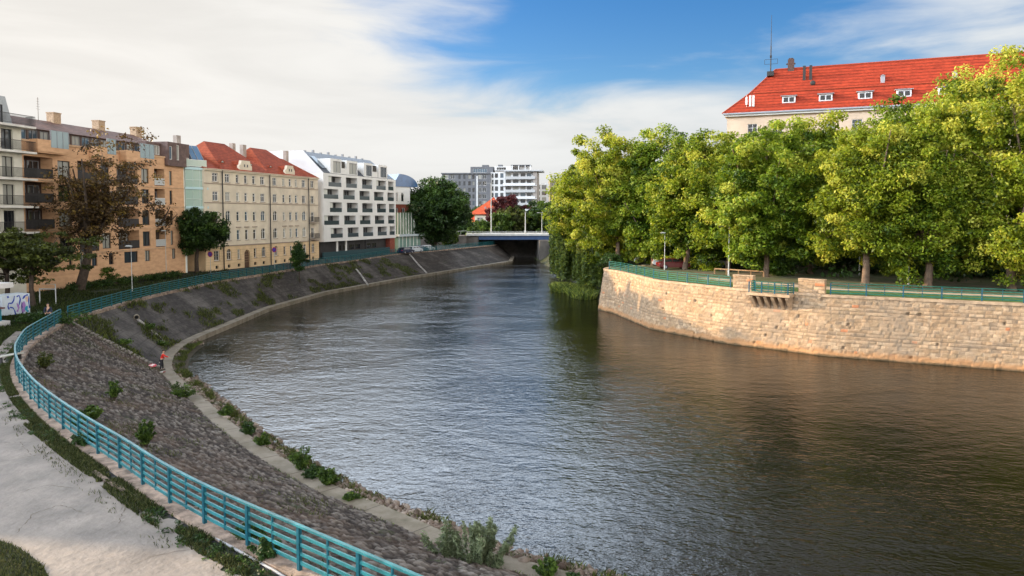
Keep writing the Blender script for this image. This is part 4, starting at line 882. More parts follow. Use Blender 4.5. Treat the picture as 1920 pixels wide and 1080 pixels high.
for px,py in ((1655,150),(1790,143)):
    q=b.F(px,py,4.6); m=MB().box(q[0]-.3,q[0]+.3,4.2,5.0,q[1]-.9,q[1]+.6).prism([(q[0]-.4,q[1]+.61),(q[0]+.4,q[1]+.61),(q[0],q[1]+.8)],4.1,5.1); b.part('roof_vent',m,mat('zinc',(.30,.30,.32),.5))
q=b.F(1483,130,hy); m=MB().box(q[0]-.5,q[0]+.5,hy-.5,hy+.5,zr2-.6,zr2+1.5).box(q[0]-.75,q[0]+.7,hy-.3,hy+.3,zr2+.7,zr2+.85).box(q[0]-.35,q[0]+.35,hy-.4,hy+.4,zr2+1.51,zr2+1.7); b.part('chimney',m,mat('chimney_dark',(.10,.06,.05),.9,var=.4,scale=4))
dkm=mat('antenna_dark',(.03,.028,.027),.6)
q=b.F(1445,130,hy-.5); m=MB().tube([(q[0],hy-.5,zr2-.8),(q[0],hy-.5,zr2+4)],[.10,.09],8).tube([(q[0],hy-.5,zr2+4),(q[0],hy-.5,zr2+9.2)],[.06,.025],6)
for zz_ in (zr2+.9,zr2+1.7): m.bar((q[0]-1.0,hy-.5,zz_),(q[0]+1.1,hy-.5,zz_),.05,.05)
for xx in (-1.,1.1): m.bar((q[0]+xx,hy-.5,zr2+.9),(q[0]+xx,hy-.5,zr2+1.7),.06,.06)
m.box(q[0]-.16,q[0]+.16,hy-.66,hy-.34,zr2+2.0,zr2+2.35).box(q[0]-.5,q[0]+.6,hy-1.9,hy-.2,zr2-1.3,zr2-.55); mast=b.part('antenna_mast',m,dkm)
for px in (1508,1520):
    q=b.F(px,140,hy-2); m=MB().box(q[0]-.22,q[0]+.22,hy-2.3,hy-1.9,zr2-3.0,zr2-.1).tube([(q[0],hy-1.8,zr2-3.6),(q[0],hy-1.8,zr2)],.06); b.part('cell_antenna',m,dkm)
q=b.F(1524,156,hy-3); m=MB().ell((q[0],hy-3.3,q[1]),(.42,.2,.42)); b.part('dish_antenna',m,dkm)
for px in (1400,1407,1413):
    q=b.F(px,190,.6); m=MB().box(q[0]-.16,q[0]+.16,.1,.4,q[1]-.9+(.3 if px==1400 else 0),q[1]+.9-(.3 if px==1400 else 0)).tube([(q[0],.5,q[1]-1.4),(q[0],.5,q[1]+.9)],.04); b.part('cell_antenna',m,FR)
# ---------- bridge ----------
br=Bld('road_bridge',(-12,213),(1,.04),0,'low road bridge with blue girder and pale railing across the far end of the river','bridge')
blue=mat('girder_blue',(.03,.06,.13),.45,var=.2); Zb=lambda y:br.Z(970,y)
br.part('deck',MB().box(-1,70,0,14,Zb(442),Zb(438.5)),mat('bridge_deck',(.42,.42,.40),.8,var=.2)); br.part('girder',MB().box(2.5,70,.4,13.6,Zb(449.5),Zb(442)-.005),blue)
m=MB(); [m.box(x,x+.1,.1,.2,Zb(438.4),Zb(434)) for x in np.arange(-.8,69,2.2)]; [m.box(-1,70,.1,.2,Zb(y)-.04,Zb(y)+.04) for y in (434,436)]; br.part('railing',m,mat('bridge_rail',(.45,.45,.42),.6))
cc=mat('abutment_concrete',(.10,.09,.08),.9,var=.4,scale=.4); br.part('abutment',MB().box(-14,2.4,.6,13,-1,Zb(442)-.01),cc); br.part('abutment',MB().box(19.5,30,-6,13,-1,Zb(449.6)),cc)
br.part('abutment',MB().box(1.5,26,13.7,15,-1,Zb(442)-.01),cc)
# faint round mark on the right abutment
m=MB(); gx=19.42
def ring(m,c0,r0,r1,y,n=20):
    for k in range(n):
        a0,a1=2*math.pi*k/n,2*math.pi*(k+1)/n; m.quad((c0[0]+r0*math.cos(a0),y,c0[1]+r0*math.sin(a0)),(c0[0]+r0*math.cos(a1),y,c0[1]+r0*math.sin(a1)),(c0[0]+r1*math.cos(a1),y,c0[1]+r1*math.sin(a1)),(c0[0]+r1*math.cos(a0),y,c0[1]+r1*math.sin(a0)))
q=br.F(1011,471,13.68); ring(m,(q[0],q[1]),.35,.62,13.69); m.box(q[0]-.12,q[0]+.12,13.67,13.69,q[1]-.2,q[1]+.25); br.part('painted_ring',m,FR)
# approach ramp
m=MB(); m.prism([(-75,ZL-.1),(-2,Zb(442)-.02),(-1,Zb(442)-.02),(-1,ZL-.1)],.2,13.8); br.part('approach_ramp',m,cc)
m=MB(); [m.bar((x,.3,0+ZL+1.0+(Zb(439)-ZL)*(x+75)/75),(x,.3,ZL-.1+(Zb(439)-ZL)*(x+75)/75),.08,.08) for x in np.arange(-40,-1,2.2)]; m.bar((-40,.3,ZL+1+(Zb(439)-ZL)*35/75),(-1,.3,ZL+1+(Zb(439)-ZL)*74/75),.1,.1); br.part('ramp_railing',m,mat('bridge_rail',(.45,.45,.42),.6))
# ---------- vegetation ----------
barkP=mat('plane_bark',(.15,.10,.065),.9,scale=1.6,col2=(.07,.048,.032),bump=.6,bscale=9)
barkD=mat('dark_bark',(.055,.040,.030),.95,var=.4,scale=3,bump=.6,bscale=9)
LM1=leafmat('plane_leaves',(.04,.078,.006),(.19,.26,.014),(.46,.465,.065),.45)
LM1b=leafmat('plane_leaves_yellow',(.045,.078,.006),(.205,.265,.014),(.48,.47,.07),.45)
LM1c=leafmat('plane_leaves_green',(.035,.074,.006),(.16,.245,.014),(.42,.45,.065),.43)
LM2=leafmat('dark_leaves',(.012,.030,.007),(.028,.060,.012),(.06,.11,.018),.3)
LM3=leafmat('olive_brown_leaves',(.045,.028,.012),(.075,.046,.018),(.18,.12,.02),.3)
LM4=leafmat('fresh_leaves',(.022,.045,.009),(.052,.095,.014),(.13,.20,.03),.4)
LM5=leafmat('copper_leaves',(.035,.008,.010),(.075,.015,.016),(.13,.03,.025),.3)
LM6=leafmat('willow_leaves',(.07,.095,.045),(.14,.17,.085),(.26,.30,.17),.35)
LM7=leafmat('hanging_willow_leaves',(.035,.055,.012),(.085,.12,.02),(.22,.25,.035),.35)
LM8=leafmat('olive_green_leaves',(.025,.032,.008),(.05,.065,.012),(.10,.12,.02),.3)
def leaves(centers,rad,nper,size,g,flat=.75,droop=0,aspect=1.5,tone0=None,cen=None,ctone=None):
    n=len(centers); C=np.repeat(centers,nper,0); r=np.repeat(rad,nper)
    v=g.normal(size=(n*nper,3)); v/=np.linalg.norm(v,axis=1,keepdims=True); q=g.random(n*nper)**.45
    off=v*q[:,None]*r[:,None]; off[:,2]*=flat; P=C+off; P[:,2]-=droop*np.abs(g.normal(size=n*nper))
    nr=v*.55+g.normal(size=P.shape)*.55+np.array([0,0,.45]); nr/=np.linalg.norm(nr,axis=1,keepdims=True)
    a=np.cross(nr,g.normal(size=P.shape)); a/=np.linalg.norm(a,axis=1,keepdims=True)+1e-9; b=np.cross(nr,a)
    s=size*g.uniform(.55,1.25,len(P)); L=a*s[:,None]*.5*aspect; Wd=b*s[:,None]*.5/aspect**.3
    V=np.stack([P-L,P+Wd*.9-L*.15+nr*s[:,None]*.08,P+L,P-Wd*.9-L*.15+nr*s[:,None]*.08],1).reshape(-1,3)
    t=np.repeat(ctone if ctone is not None else g.uniform(.25,.75,n),nper)+g.normal(size=n*nper)*.16
    return V,np.repeat(np.clip(t,0,1),4)
def crown_obj(name,V,t,m,parent,loc=None):
    F=np.arange(len(V)).reshape(-1,4); return link(name,npmesh(name,V,F,{'tone':t}),m,parent,loc)
def tree(name,label,loc,H,R,h0,seed,lm,bm_=None,tr=.35,ncl=240,nper=130,leaf=.36,rc=1.15,lean=(0,0),group=None,shell=.5,lobes=.28,sq=1.0,fork=.32,droop=0,cat='tree',limbs=6,bias=None,gaps=0.12,flat=.75):
    g=np.random.default_rng(seed); root=empty(name,loc,0,label,cat,group)
    cz=(H+h0)/2; hz_=(H-h0)/2
    # irregular envelope
    lob=g.normal(size=(9,3)); lob/=np.linalg.norm(lob,axis=1,keepdims=True); lw=g.uniform(-1,1,9)
    C=[];
    while len(C)<ncl:
        v=g.normal(size=3); v/=np.linalg.norm(v); k=1+lobes*np.sum(lw*np.clip(lob@v,0,1)**3)
        q=shell+(1-shell)*g.random() if g.random()<.8 else g.random()*shell
        if g.random()<gaps and q>.8: continue
        p=v*q*k; p=np.array([p[0]*R,p[1]*R,p[2]*hz_]); 
        w=1.0 if p[2]>0 else (1-.25*(abs(p[2])/hz_)**2*sq)
        p[:2]*=w; z=cz+p[2]; fl=z/H
        C.append((p[0]+lean[0]*fl,p[1]+lean[1]*fl,z))
    C=np.array(C); 
    if bias is not None: C[:,0]+=bias[0]*((C[:,2]/H)); 
    rad=g.uniform(.65,1.3,ncl)*rc
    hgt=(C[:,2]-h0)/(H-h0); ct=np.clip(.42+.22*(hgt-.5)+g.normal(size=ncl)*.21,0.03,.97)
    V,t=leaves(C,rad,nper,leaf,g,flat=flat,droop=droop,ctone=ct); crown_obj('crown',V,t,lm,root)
    # trunk and limbs
    m=MB(); fz_=h0+(H-h0)*fork*.6; base=Vector((0,0,-.2)); top=Vector((lean[0]*fz_/H,lean[1]*fz_/H,fz_))
    mid=base.lerp(top,.5)+Vector((g.normal()*.12,g.normal()*.12,0))
    m.tube([base,base+Vector((0,0,.5)),mid,top],[tr*1.5,tr*1.08,tr*.92,tr*.8],10)
    ends=[]
    for k in range(limbs):
        a=2*math.pi*k/limbs+g.uniform(-.4,.4); rr=g.uniform(.45,.72); zz=g.uniform(.45,.88)
        e=Vector((math.cos(a)*R*rr+lean[0]*.6,math.sin(a)*R*rr+lean[1]*.6,h0+(H-h0)*zz)); md=top.lerp(e,.45)+Vector((0,0,-(H-h0)*.05+g.normal()*.2)); st=base.lerp(top,g.uniform(.82,1.0))
        m.tube([st,md,e],[tr*.55,tr*.34,tr*.12],7); ends+= [(st.lerp(md,.6),tr*.4),(md,tr*.32),(md.lerp(e,.5),tr*.2),(e,tr*.12)]
    e=Vector((lean[0]*.9,lean[1]*.9,h0+(H-h0)*.85)); m.tube([top,top.lerp(e,.5)+Vector((g.normal()*.4,g.normal()*.4,0)),e],[tr*.7,tr*.4,tr*.12],7); ends+=[(top.lerp(e,.5),tr*.4),(e,tr*.12)]
    for p in C[g.permutation(ncl)[:min(ncl,90)]]:
        p=Vector(p); b_=min(ends,key=lambda q:(q[0]-p).length)
        if (b_[0]-p).length>.4: mdp=b_[0].lerp(p,.5)+Vector((g.normal()*.2,g.normal()*.2,-.15)); m.tube([b_[0],mdp,p],[b_[1]*.45,b_[1]*.25,.02],4,False)
    m.build('trunk',bm_ or barkP,root,smooth=True)
    return root
GP='plane trees along the right bank'
def gxy(px,D): return ((px-960)/FPX*D,D)
def topz(py,D): return CZ+(404-py)/FPX*D
# (crown centre px, D, top px y, radius m, h0 above ground, trunk, leaf count, label)
PT_=[(1285,100,236,6.9,2.6,(3,0),'tall plane tree with leaning fork trunk just behind the green railing'),
 (1226,108,246,6.4,3.0,(0,0),'plane tree between the wall tip and the forked plane tree'),
 (1160,113,268,5.8,2.4,(-.5,0),'yellow green plane tree leaning over the very tip of the stone wall'),
 (1437,88,238,5.4,2.2,(0,0),'plane tree rising right behind the stone balcony'),
 (1520,92,243,4.3,2.4,(0,0),'slim plane tree between the balcony and the red brown trunk'),
 (1366,97,238,4.6,2.8,(0,0),'plane tree behind the white lamp pole left of the balcony'),
 (1625,77.5,212,4.9,3.0,(0,0),'plane tree with reddish lit trunk near the right railing'),
 (1742,75,200,4.7,3.2,(0,0),'plane tree second from the right edge along the railing'),
 (1900,71.5,163,5.3,2.6,(-.6,-.3),'largest plane tree at the right edge with low yellowish boughs')]
for i,(px,D,ty,R,h0,ln,lab) in enumerate(PT_):
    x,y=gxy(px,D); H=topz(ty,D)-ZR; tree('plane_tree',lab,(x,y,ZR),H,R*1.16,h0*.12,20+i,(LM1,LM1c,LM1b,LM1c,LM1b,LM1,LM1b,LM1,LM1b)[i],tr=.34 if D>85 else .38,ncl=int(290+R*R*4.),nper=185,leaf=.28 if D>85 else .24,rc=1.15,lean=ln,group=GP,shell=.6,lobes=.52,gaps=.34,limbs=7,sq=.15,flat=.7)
for i,(px,D,ty,R,h0,lab) in enumerate(((1110,128,286,6.4,2.,'plane tree overhanging the river left of the wall tip'),(1082,143,318,6.6,1.5,'lower plane tree far left of the row beside the bridge'),(1680,96,205,6.,3.,'back row plane tree behind the two right hand trunks'),(1800,90,192,5.,3.,'back row plane tree seen above the second trunk from the right'),(1575,103,232,5.2,3.,'back row plane tree below the white dormers'),(2000,72,150,5.6,3.,'plane tree cut by the right edge of the picture'))):
    x,y=gxy(px,D); H=topz(ty,D)-ZR; tree('plane_tree',lab,(x,y,ZR if D<125 else ZR-.5),H,R,h0*.3,50+i,(LM1b,LM1,LM1c,LM1,LM1b,LM1)[i],tr=.36,ncl=380,nper=150,leaf=.31,rc=1.25,group=GP,shell=.6,lobes=.36,gaps=.15,sq=.2)
# hanging willows by the water past the wall tip
def weeping(label,loc,H,R,seed,n=150,zmin=-3,lm=LM7):
    g=np.random.default_rng(seed); root=empty('weeping_tree',loc,0,label,'tree','weeping trees past the wall tip'); C=[];ct=[]
    for k in range(n):
        a=g.random()*2*math.pi; q=R*math.sqrt(g.uniform(.08,1)); zt=H*(1-.35*(q/R)**2)*g.uniform(.8,1); zb=max(zmin,zt-g.uniform(.35,1.0)*H*1.1); tn=g.uniform(.15,.7)
        for z in np.arange(zb,zt,.45): C.append((math.cos(a)*q+g.normal()*.12,math.sin(a)*q+g.normal()*.12,z)); ct.append(tn+.1*(z/H))
    C=np.array(C); V,t=leaves(C,np.full(len(C),.42),16,.30,g,flat=1.2,aspect=2.2,ctone=np.array(ct)); crown_obj('crown',V,t,lm,root)
    m=MB().tube([(0,0,-.5),(.2,0,H*.4),(0,.2,H*.8)],[.3,.22,.08],8)
    for k in range(9): a=k*.7; m.tube([(.1,0,H*.35),(math.cos(a)*R*.4,math.sin(a)*R*.4,H*.75),(math.cos(a)*R*.75,math.sin(a)*R*.75,H*.72)],[.12,.07,.02],5)
    m.build('trunk',barkD,root)
weeping('dark weeping tree with boughs hanging to the water beside the wall tip',(14.6,121,3.2),7.5,4.2,3,zmin=-1.3)
weeping('greyish weeping tree trailing over the river in front of the bridge abutment',(12.6,133,3.0),9,4.6,4,zmin=-1.3)
weeping('yellowish weeping tree farther back near the right end of the bridge',(13.5,156,3.0),11,5.4,5,zmin=-2.)
# left bank trees
def GL_(px,py): return G(px,py,ZL)
p=GL_(150,545); H=18.0*.98
tree('leaning_tree','tall sparse dark tree leaning in front of the sandstone block',p,topz(278,p.y+1)-ZL,6.0,3.6,71,LM3,barkD,tr=.50,ncl=360,nper=44,leaf=.24,rc=1.0,lean=(3.6,0),shell=.15,lobes=.55,gaps=.3,limbs=10,flat=.5)
p=GL_(293,517)
tree('sparse_tree','half bare forked tree before the right end of the sandstone block',p,topz(355,p.y)-ZL,4.2,4.2,72,LM3,barkD,tr=.42,ncl=60,nper=30,leaf=.26,rc=.75,lean=(.3,0),shell=.45,lobes=.5,gaps=.3,limbs=7,fork=.5)
p=GL_(369,511)
tree('round_tree','round dark green tree in front of the glazed house passage',p,topz(391,p.y)-ZL,4.0,2.3,73,LM2,barkD,tr=.30,ncl=150,nper=150,leaf=.30,rc=.95,shell=.55,lobes=.28,gaps=.1,lean=(.6,0),fork=.45)
p=GL_(62,575)
tree('feathery_tree','olive feathery tree spreading before the pale balcony block',p,topz(432,p.y)-ZL,4.2,2.8,74,LM8,barkD,tr=.22,ncl=170,nper=75,leaf=.24,rc=.85,shell=.3,lobes=.5,gaps=.25,lean=(0,0),flat=.35)
p=GL_(14,572)
tree('feathery_tree','olive feathery tree at the left edge behind the kiosk',p,topz(412,p.y)-ZL,3.2,2.2,75,LM8,barkD,tr=.22,ncl=130,nper=75,leaf=.24,rc=.85,shell=.3,lobes=.5,gaps=.25,flat=.35)
x,y=gxy(815,186)
tree('riverside_tree','big broad dark green tree between the white block and the bridge',(x,y,ZL),topz(341,y)-ZL,8.9,2.6,76,LM2,barkD,tr=.55,ncl=330,nper=150,leaf=.5,rc=1.7,shell=.5,lobes=.35,gaps=.15,limbs=8)
# far trees
FT=[(955,250,357,4.6,2,LM5,'copper_beech','copper red tree behind the red roofed house'),(930,240,375,3.2,1,LM5,'copper_beech','smaller copper red tree overlapping the red roof'),
(940,232,398,4.2,.6,LM4,'garden_tree','bright green bushy tree in front of the red roofed house'),(905,236,412,2.6,.3,LM4,'garden_tree','small bright green tree at the left foot of the red roofed house'),
(965,236,384,3.8,.8,LM8,'garden_tree','yellowish green tree below the copper tree'),(992,246,384,6.2,.5,LM2,'garden_tree','wide dark green tree right of the copper tree'),
(1022,240,374,5.5,.5,LM4,'garden_tree','green tree between the dark tree and the plane trees'),(1010,262,376,6,1,LM2,'garden_tree','dark green tree behind the thin bridge poles'),(868,226,405,3.6,.5,LM2,'garden_tree','dark tree right behind the big riverside tree'),
(888,222,425,2.2,.1,LM4,'garden_tree','light green shrub tree at the start of the bridge'),(842,206,436,2.6,.2,LM4,'garden_tree','sunlit low tree under the right side of the big riverside tree'),(1060,250,372,6,.5,LM2,'garden_tree','dark tree mostly hidden behind the left plane tree')]
for i,(px,D,ty,R,h0,lm,nm,lab) in enumerate(FT):
    x,y=gxy(px,D); tree(nm,lab,(x,y,ZL+.8),topz(ty,D)-ZL-.8,R,h0,90+i,lm,barkD,tr=.2,ncl=90,nper=90,leaf=.6,rc=1.25,shell=.4,lobes=.3,gaps=.1,limbs=5,cat='tree',group='garden trees beyond the bridge')
# distant wood line closing the horizon
def mass(name,label,pts,h,seed,lm,size=1.1,dens=1.0,kind=True,zb=ZL+.8):
    g=np.random.default_rng(seed); C=[]
    for (a,b,hh,n) in pts:
        for k in range(int(n*dens)): t=g.random(); x=a[0]*(1-t)+b[0]*t; y=a[1]*(1-t)+b[1]*t+g.normal()*5; C.append((x,y,zb+g.random()**.7*hh*(.75+.5*vnoise(np.array([x*.09]),np.array([0.]),seed)[0])))
    C=np.array(C); V,t=leaves(C,np.full(len(C),2.2),60,size,g); o=link(name,npmesh(name,V,np.arange(len(V)).reshape(-1,4),{'tone':t}),lm); stuff(o,label,'woods'); return o
mass('distant_woods','dark line of far off woods closing the horizon',[((-170,300),(-20,300),9,260),((-20,330),(60,330),12,200),((60,300),(240,250),14,420)],9,7,LM2)
mass('park_understorey','shaded shrubs and undergrowth in the park behind the plane trees',[((26,122),(60,108),4.5,150),((60,108),(100,92),4.5,160),((18,128),(30,118),4,50),((30,106),(62,88),3.5,150),((56,92),(80,80),4,110)],4,8,LM2,.5,zb=ZR)
# shrubs
def shrub(label,loc,h,r,seed,lm=LM4,n=16,leaf=.09,group='shrubs along the ledge',name='shrub',nper=46,cat='shrub',asp=1.6):
    g=np.random.default_rng(seed); root=empty(name,loc,0,label,cat,group); m=MB(); C=[];rd=[]
    for k in range(n):
        a=g.random()*6.28; q=r*math.sqrt(g.random()); e=Vector((math.cos(a)*q,math.sin(a)*q,h*g.uniform(.45,1)*(1-.35*(q/r)**2))); md=e*.5+Vector((0,0,.08*h)); m.tube([(e.x*.12,e.y*.12,-.1),md,e],[.012*h+.006,.009*h,.004],4,False)
        for f in np.linspace(.3,1,5): pt=md.lerp(e,max(0,f*2-1)) if f>.5 else md*(f*2); C.append(pt); rd.append(r*.28*(1.15-f*.4))
    V,t=leaves(np.array([tuple(c) for c in C]),np.array(rd),nper//3,leaf,g,aspect=asp); crown_obj('foliage',V,t,lm,root); m.build('stems',barkD,root); return root
def LP(px,py): return G(px,py,.35)
SH=[((343,752),1.55,1.0,'broad grassy green shrub on the ledge below the red jacketed person',LM4),((425,783),.8,.6,'small shrub next below the broad grassy shrub on the ledge',LM4),((466,818),1.0,.55,'narrow leafy shrub first of the pair halfway down the ledge',LM2),((492,838),.85,.6,'bushy shrub second of the pair halfway down the ledge',LM4),
((566,885),1.35,.75,'tall pointed shrub on the ledge with a leafy top shoot',LM4),((590,898),.7,.7,'low rounded shrub touching the tall pointed shrub',LM2),((616,912),.95,.6,'leafy shrub nearest below the tall pointed shrub',LM4),((660,940),.4,.5,'low weed clump among the rubble stones above the grey willow',LM4),((1022,1083),.75,.5,'light green sprout at the bottom edge right of the grey willow',LM4),((1075,1098),.45,.4,'tiny dark sprout at the bottom edge farthest right',LM2)]
for i,(q,h,r,lab,lm) in enumerate(SH): shrub(lab,LP(*q),h*.95,r*.8,200+i,lm,n=22,leaf=.085,nper=60)
WS=[((82,692),1.1,.55,'dark green weed bush on the paved slope at the left bend'),((214,748),1.1,.4,'green weed bush in the middle of the rubble slope'),((282,618),.6,.6,'low green growth beside the pale drain channel'),((304,648),.5,.6,'green growth at the foot of the stone edging'),((232,645),.4,.8,'weedy patch on the upper smooth slope left of the drain channel')]
for i,(q,h,r,lab) in enumerate(WS): shrub(lab,onpx(*q),h,r,230+i,LM4 if i!=0 else LM8,n=20,leaf=.09,nper=40,group='weeds on the embankment slope')
for i,(q,h,r,lab) in enumerate((((272,838),1.25,.38,'slender light green sapling just behind the teal railing'),((172,788),.7,.5,'light green weeds poking over the teal railing near the bend'),((140,800),.5,.4,'small weeds behind the teal railing left of the sapling'))): shrub(lab,onpx(*q),h,r,240+i,LM4,n=22,leaf=.10,nper=60,group='saplings behind the teal railing',name='sapling')
for i,(q,h,r,lab) in enumerate((((500,1048),.5,.4,'dark weed clump on the verge under the railing near the bottom'),((470,1010),.4,.4,'weed clump on the verge beside the metal pipe'),((160,835),.5,.5,'leafy weeds at the railing foot near the path crack'))): shrub(lab,GL_(*q),h,r,250+i,LM2,n=22,leaf=.08,nper=50,group='weeds on the path verge',name='weed_clump')
# grey willow bush at the bottom
def willow(label,loc,seed):
    g=np.random.default_rng(seed); root=empty('willow_shrub',loc,0,label,'shrub'); m=MB(); C=[]
    for k in range(46):
        a=g.uniform(0,6.28); q=1.3*math.sqrt(g.random()); h=g.uniform(1.0,2.1)*(1-.28*(q/1.3)); bx=-.55 if k%6==0 else 0; ex=math.cos(a)*q*1.15+bx; ey=math.sin(a)*q*.8
        p0=Vector((ex*.35,ey*.35,-.1)); p1=Vector((ex*.75,ey*.75,h*.55)); p2=Vector((ex*1.05,ey*1.0,h+(.35 if k%6==0 else 0))); m.tube([p0,p1,p2],[.016,.011,.004],4,False)
        for f in np.linspace(.12,1,20): C.append(p0.lerp(p1,f*2) if f<.5 else p1.lerp(p2,f*2-1))
    V,t=leaves(np.array([tuple(c) for c in C]),np.full(len(C),.10),9,.085,g,flat=1,aspect=2.6); crown_obj('foliage',V,t,LM6,root); m.build('stems',barkD,root)
willow('tall grey green willow shrub with upright shoots at the bottom of the ledge',G(890,1072,.3),9)
# sapling tree on the far slope
p=onpx(562,530)
tree('conical_tree','dark conical young tree growing out of the embankment in front of the tenements',p,7.0,1.35,1.2,77,LM2,barkD,tr=.10,ncl=60,nper=120,leaf=.22,rc=.6,shell=.2,lobes=.3,limbs=5)
# reeds and grass spit
g=np.random.default_rng(6)
def blades(P,h,w,g,name,m,lab,cat,lean=.35,tone=None):
    n=len(P); a=g.random(n)*6.28; d=np.c_[np.cos(a),np.sin(a),np.zeros(n)]; hh=h*g.uniform(.5,1.2,n); l=g.normal(size=(n,2))*lean*hh[:,None]
    b0=P-d*w;b1=P+d*w; t_=P+np.c_[l,hh]; md=P+np.c_[l*.35,hh*.6]
    V=np.stack([b0,b1,md+d*w*.7,t_],1).reshape(-1,3); tn=np.repeat(g.random(n),4) if tone is None else np.repeat(tone,4)
    return stuff(link(name,npmesh(name,V,np.arange(4*n).reshape(-1,4),{'tone':tn}),m),lab,cat)
pts=[]
for (cx,cy,rx,ry_) in ((11.2,119,2.4,7.5),(8.6,127,2.0,5.),(12.3,124,2.2,8)):
    n=2600; a=g.random(n)*6.28; q=np.sqrt(g.random(n)); pts.append(np.c_[cx+np.cos(a)*q*rx,cy+np.sin(a)*q*ry_,.35*(1-q)])
P=np.concatenate(pts); blades(P,.95,.05,g,'reed_bed',LM7,'green reeds and grasses on a spit beside the wall tip','reeds')
m=MB(); m.ell((11.2,119,-.25),(2.4,7.6,.6),14,6).ell((8.6,127,-.25),(2.,5.,.5),12,6).ell((12.3,124,-.2),(2.2,8,.6),12,6); struct(m.build('grass_spit',mat('spit_ground',(.035,.045,.016),.95,var=.4,scale=1)))
# verge grass along the path, lawn tufts, ledge weeds
def bandpts(Q,lo,hi,n,z,clump=1.2,seed=0,thr=.45):
    A=arc(Q); s=g.uniform(0,A[-1],n); o=lo+(hi-lo)*g.random(n); k=vnoise(s*clump,o*1.5,seed)+.35*vnoise(s*4,o*4,seed+1); ok=k>thr*1.35; s=s[ok];o=o[ok]
    i=np.interp(s,A,np.arange(len(Q))).astype(int); c=np.c_[np.interp(s,A,Q[:,0]),np.interp(s,A,Q[:,1])]+normals(Q)[i]*o[:,None]
    return np.c_[c,np.full(len(c),z)]
Qv=cut(TOP,20,tG,.5)
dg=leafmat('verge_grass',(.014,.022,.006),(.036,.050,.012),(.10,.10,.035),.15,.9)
Qv1=cut(TOP,20,snear(TOP,G(104,790,ZL)[:2]),.5); Qv2=cut(TOP,snear(TOP,G(104,790,ZL)[:2]),tG-6,.5)
blades(bandpts(Qv2,-.85,-.45,26000,ZL+.02,.7,3,.30),.12,.014,g,'bend_grass',dg,'thin dark grass line at the railing foot around the bend','grass')
blades(bandpts(Qv1,-1.12,-.45,52000,ZL+.02,.7,3,.30),.13,.012,g,'verge_grass',dg,'dark weedy grass along the foot of the teal railing','grass')
blades(bandpts(Qv,-1.65,-1.2,5000,ZL+.03,.9,5,.62),.09,.010,g,'path_edge_grass',dg,'thin grass creeping over the edge of the concrete path','grass')
Ql=cut(LED,22,lD+14,.5)
blades(bandpts(Ql,.95,2.0,26000,.3,.6,9,.5),.26,.011,g,'waterline_grass',LM8,'green grass between the ledge and the rubble stones','grass')
blades(bandpts(Ql,-.75,-.05,9000,ZLED+.02,.5,12,.62),.16,.010,g,'ledge_weeds',LM4,'small weeds in the joint between slope and ledge','weeds')
# weeds on the slopes
def slopepts(b_,t_,n,seed,thr,k1=.12,k2=.5):
    s=g.random(n)*(len(b_)-1); f=g.random(n); k=vnoise(s*k1,f*3,seed)*.7+.5*vnoise(s*k2,f*9,seed+1); ok=k>thr; s=s[ok];f=f[ok]; i=s.astype(int)
    c=b_[i]*(1-f)[:,None]+t_[i]*f[:,None]+g.normal(size=(len(i),2))*.12; return np.c_[c,ZLED+(ZL-ZLED)*f+.02]
blades(slopepts(nb_,nt2,60000,21,.80),.13,.011,g,'slope_weeds',LM8,'sparse weeds between the rough paving stones','weeds')
blades(slopepts(fb[:230],ft[:230],52000,31,.74),.30,.03,g,'slope_grass',LM8,'patches of olive grass and moss on the smooth embankment','grass')
# lawn tufts
n=60000; px=g.uniform(-20,430,n); py=g.uniform(505,650,n); P=[]
lp=[G(a,b,ZL) for a,b in zip(px,py)]
P=np.array([tuple(p) for p in lp]); dmin=np.array([np.hypot(TC[::6,0]-p[0],TC[::6,1]-p[1]).min() for p in P]); inside=P[:,0]<np.interp(P[:,1],TC[iG-90:,1],TC[iG-90:,0]) if False else None
dB=(P[:,0]-PS.x)*(-dS[1])*-1+(P[:,1]-PS.y)*(-dS[0]) # distance to facade line on the river side
iN=np.array([np.argmin(np.hypot(TC[::6,0]-p[0],TC[::6,1]-p[1])) for p in P]); nrm=normals(TC)[::6][iN]; side=((P[:,:2]-TC[::6][iN])*nrm).sum(1)
ok=(side<-.1)&(dB>.4)&(vnoise(P[:,0]*.35,P[:,1]*.25,5)>.22)
pathpoly=[G(*q,ZL) for q in pr+pl]
def inpoly(P,poly):
    r=np.zeros(len(P),bool)
    for i in range(len(poly)):
        a,b=poly[i],poly[i-1]; c=((a.y>P[:,1])!=(b.y>P[:,1]))&(P[:,0]<(b.x-a.x)*(P[:,1]-a.y)/(b.y-a.y+1e-12)+a.x); r^=c
    return r
ok&=~inpoly(P,pathpoly)
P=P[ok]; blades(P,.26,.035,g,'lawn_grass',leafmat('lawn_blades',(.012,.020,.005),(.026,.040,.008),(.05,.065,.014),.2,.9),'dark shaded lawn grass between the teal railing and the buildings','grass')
n=9000; P=np.array([tuple(G(a,b,ZL+.03)) for a,b in zip(g.uniform(-150,110,n),g.uniform(1010,1130,n))]); cp_=[G(*q,ZL) for q in [(-300,1000),(-40,1005),(20,1022),(52,1040),(80,1062),(92,1085),(120,1130),(-300,1300)]]; P=P[inpoly(P,cp_)]
blades(P,.10,.008,g,'corner_grass',dg,'dark grass patch in the bottom left corner of the path','grass')
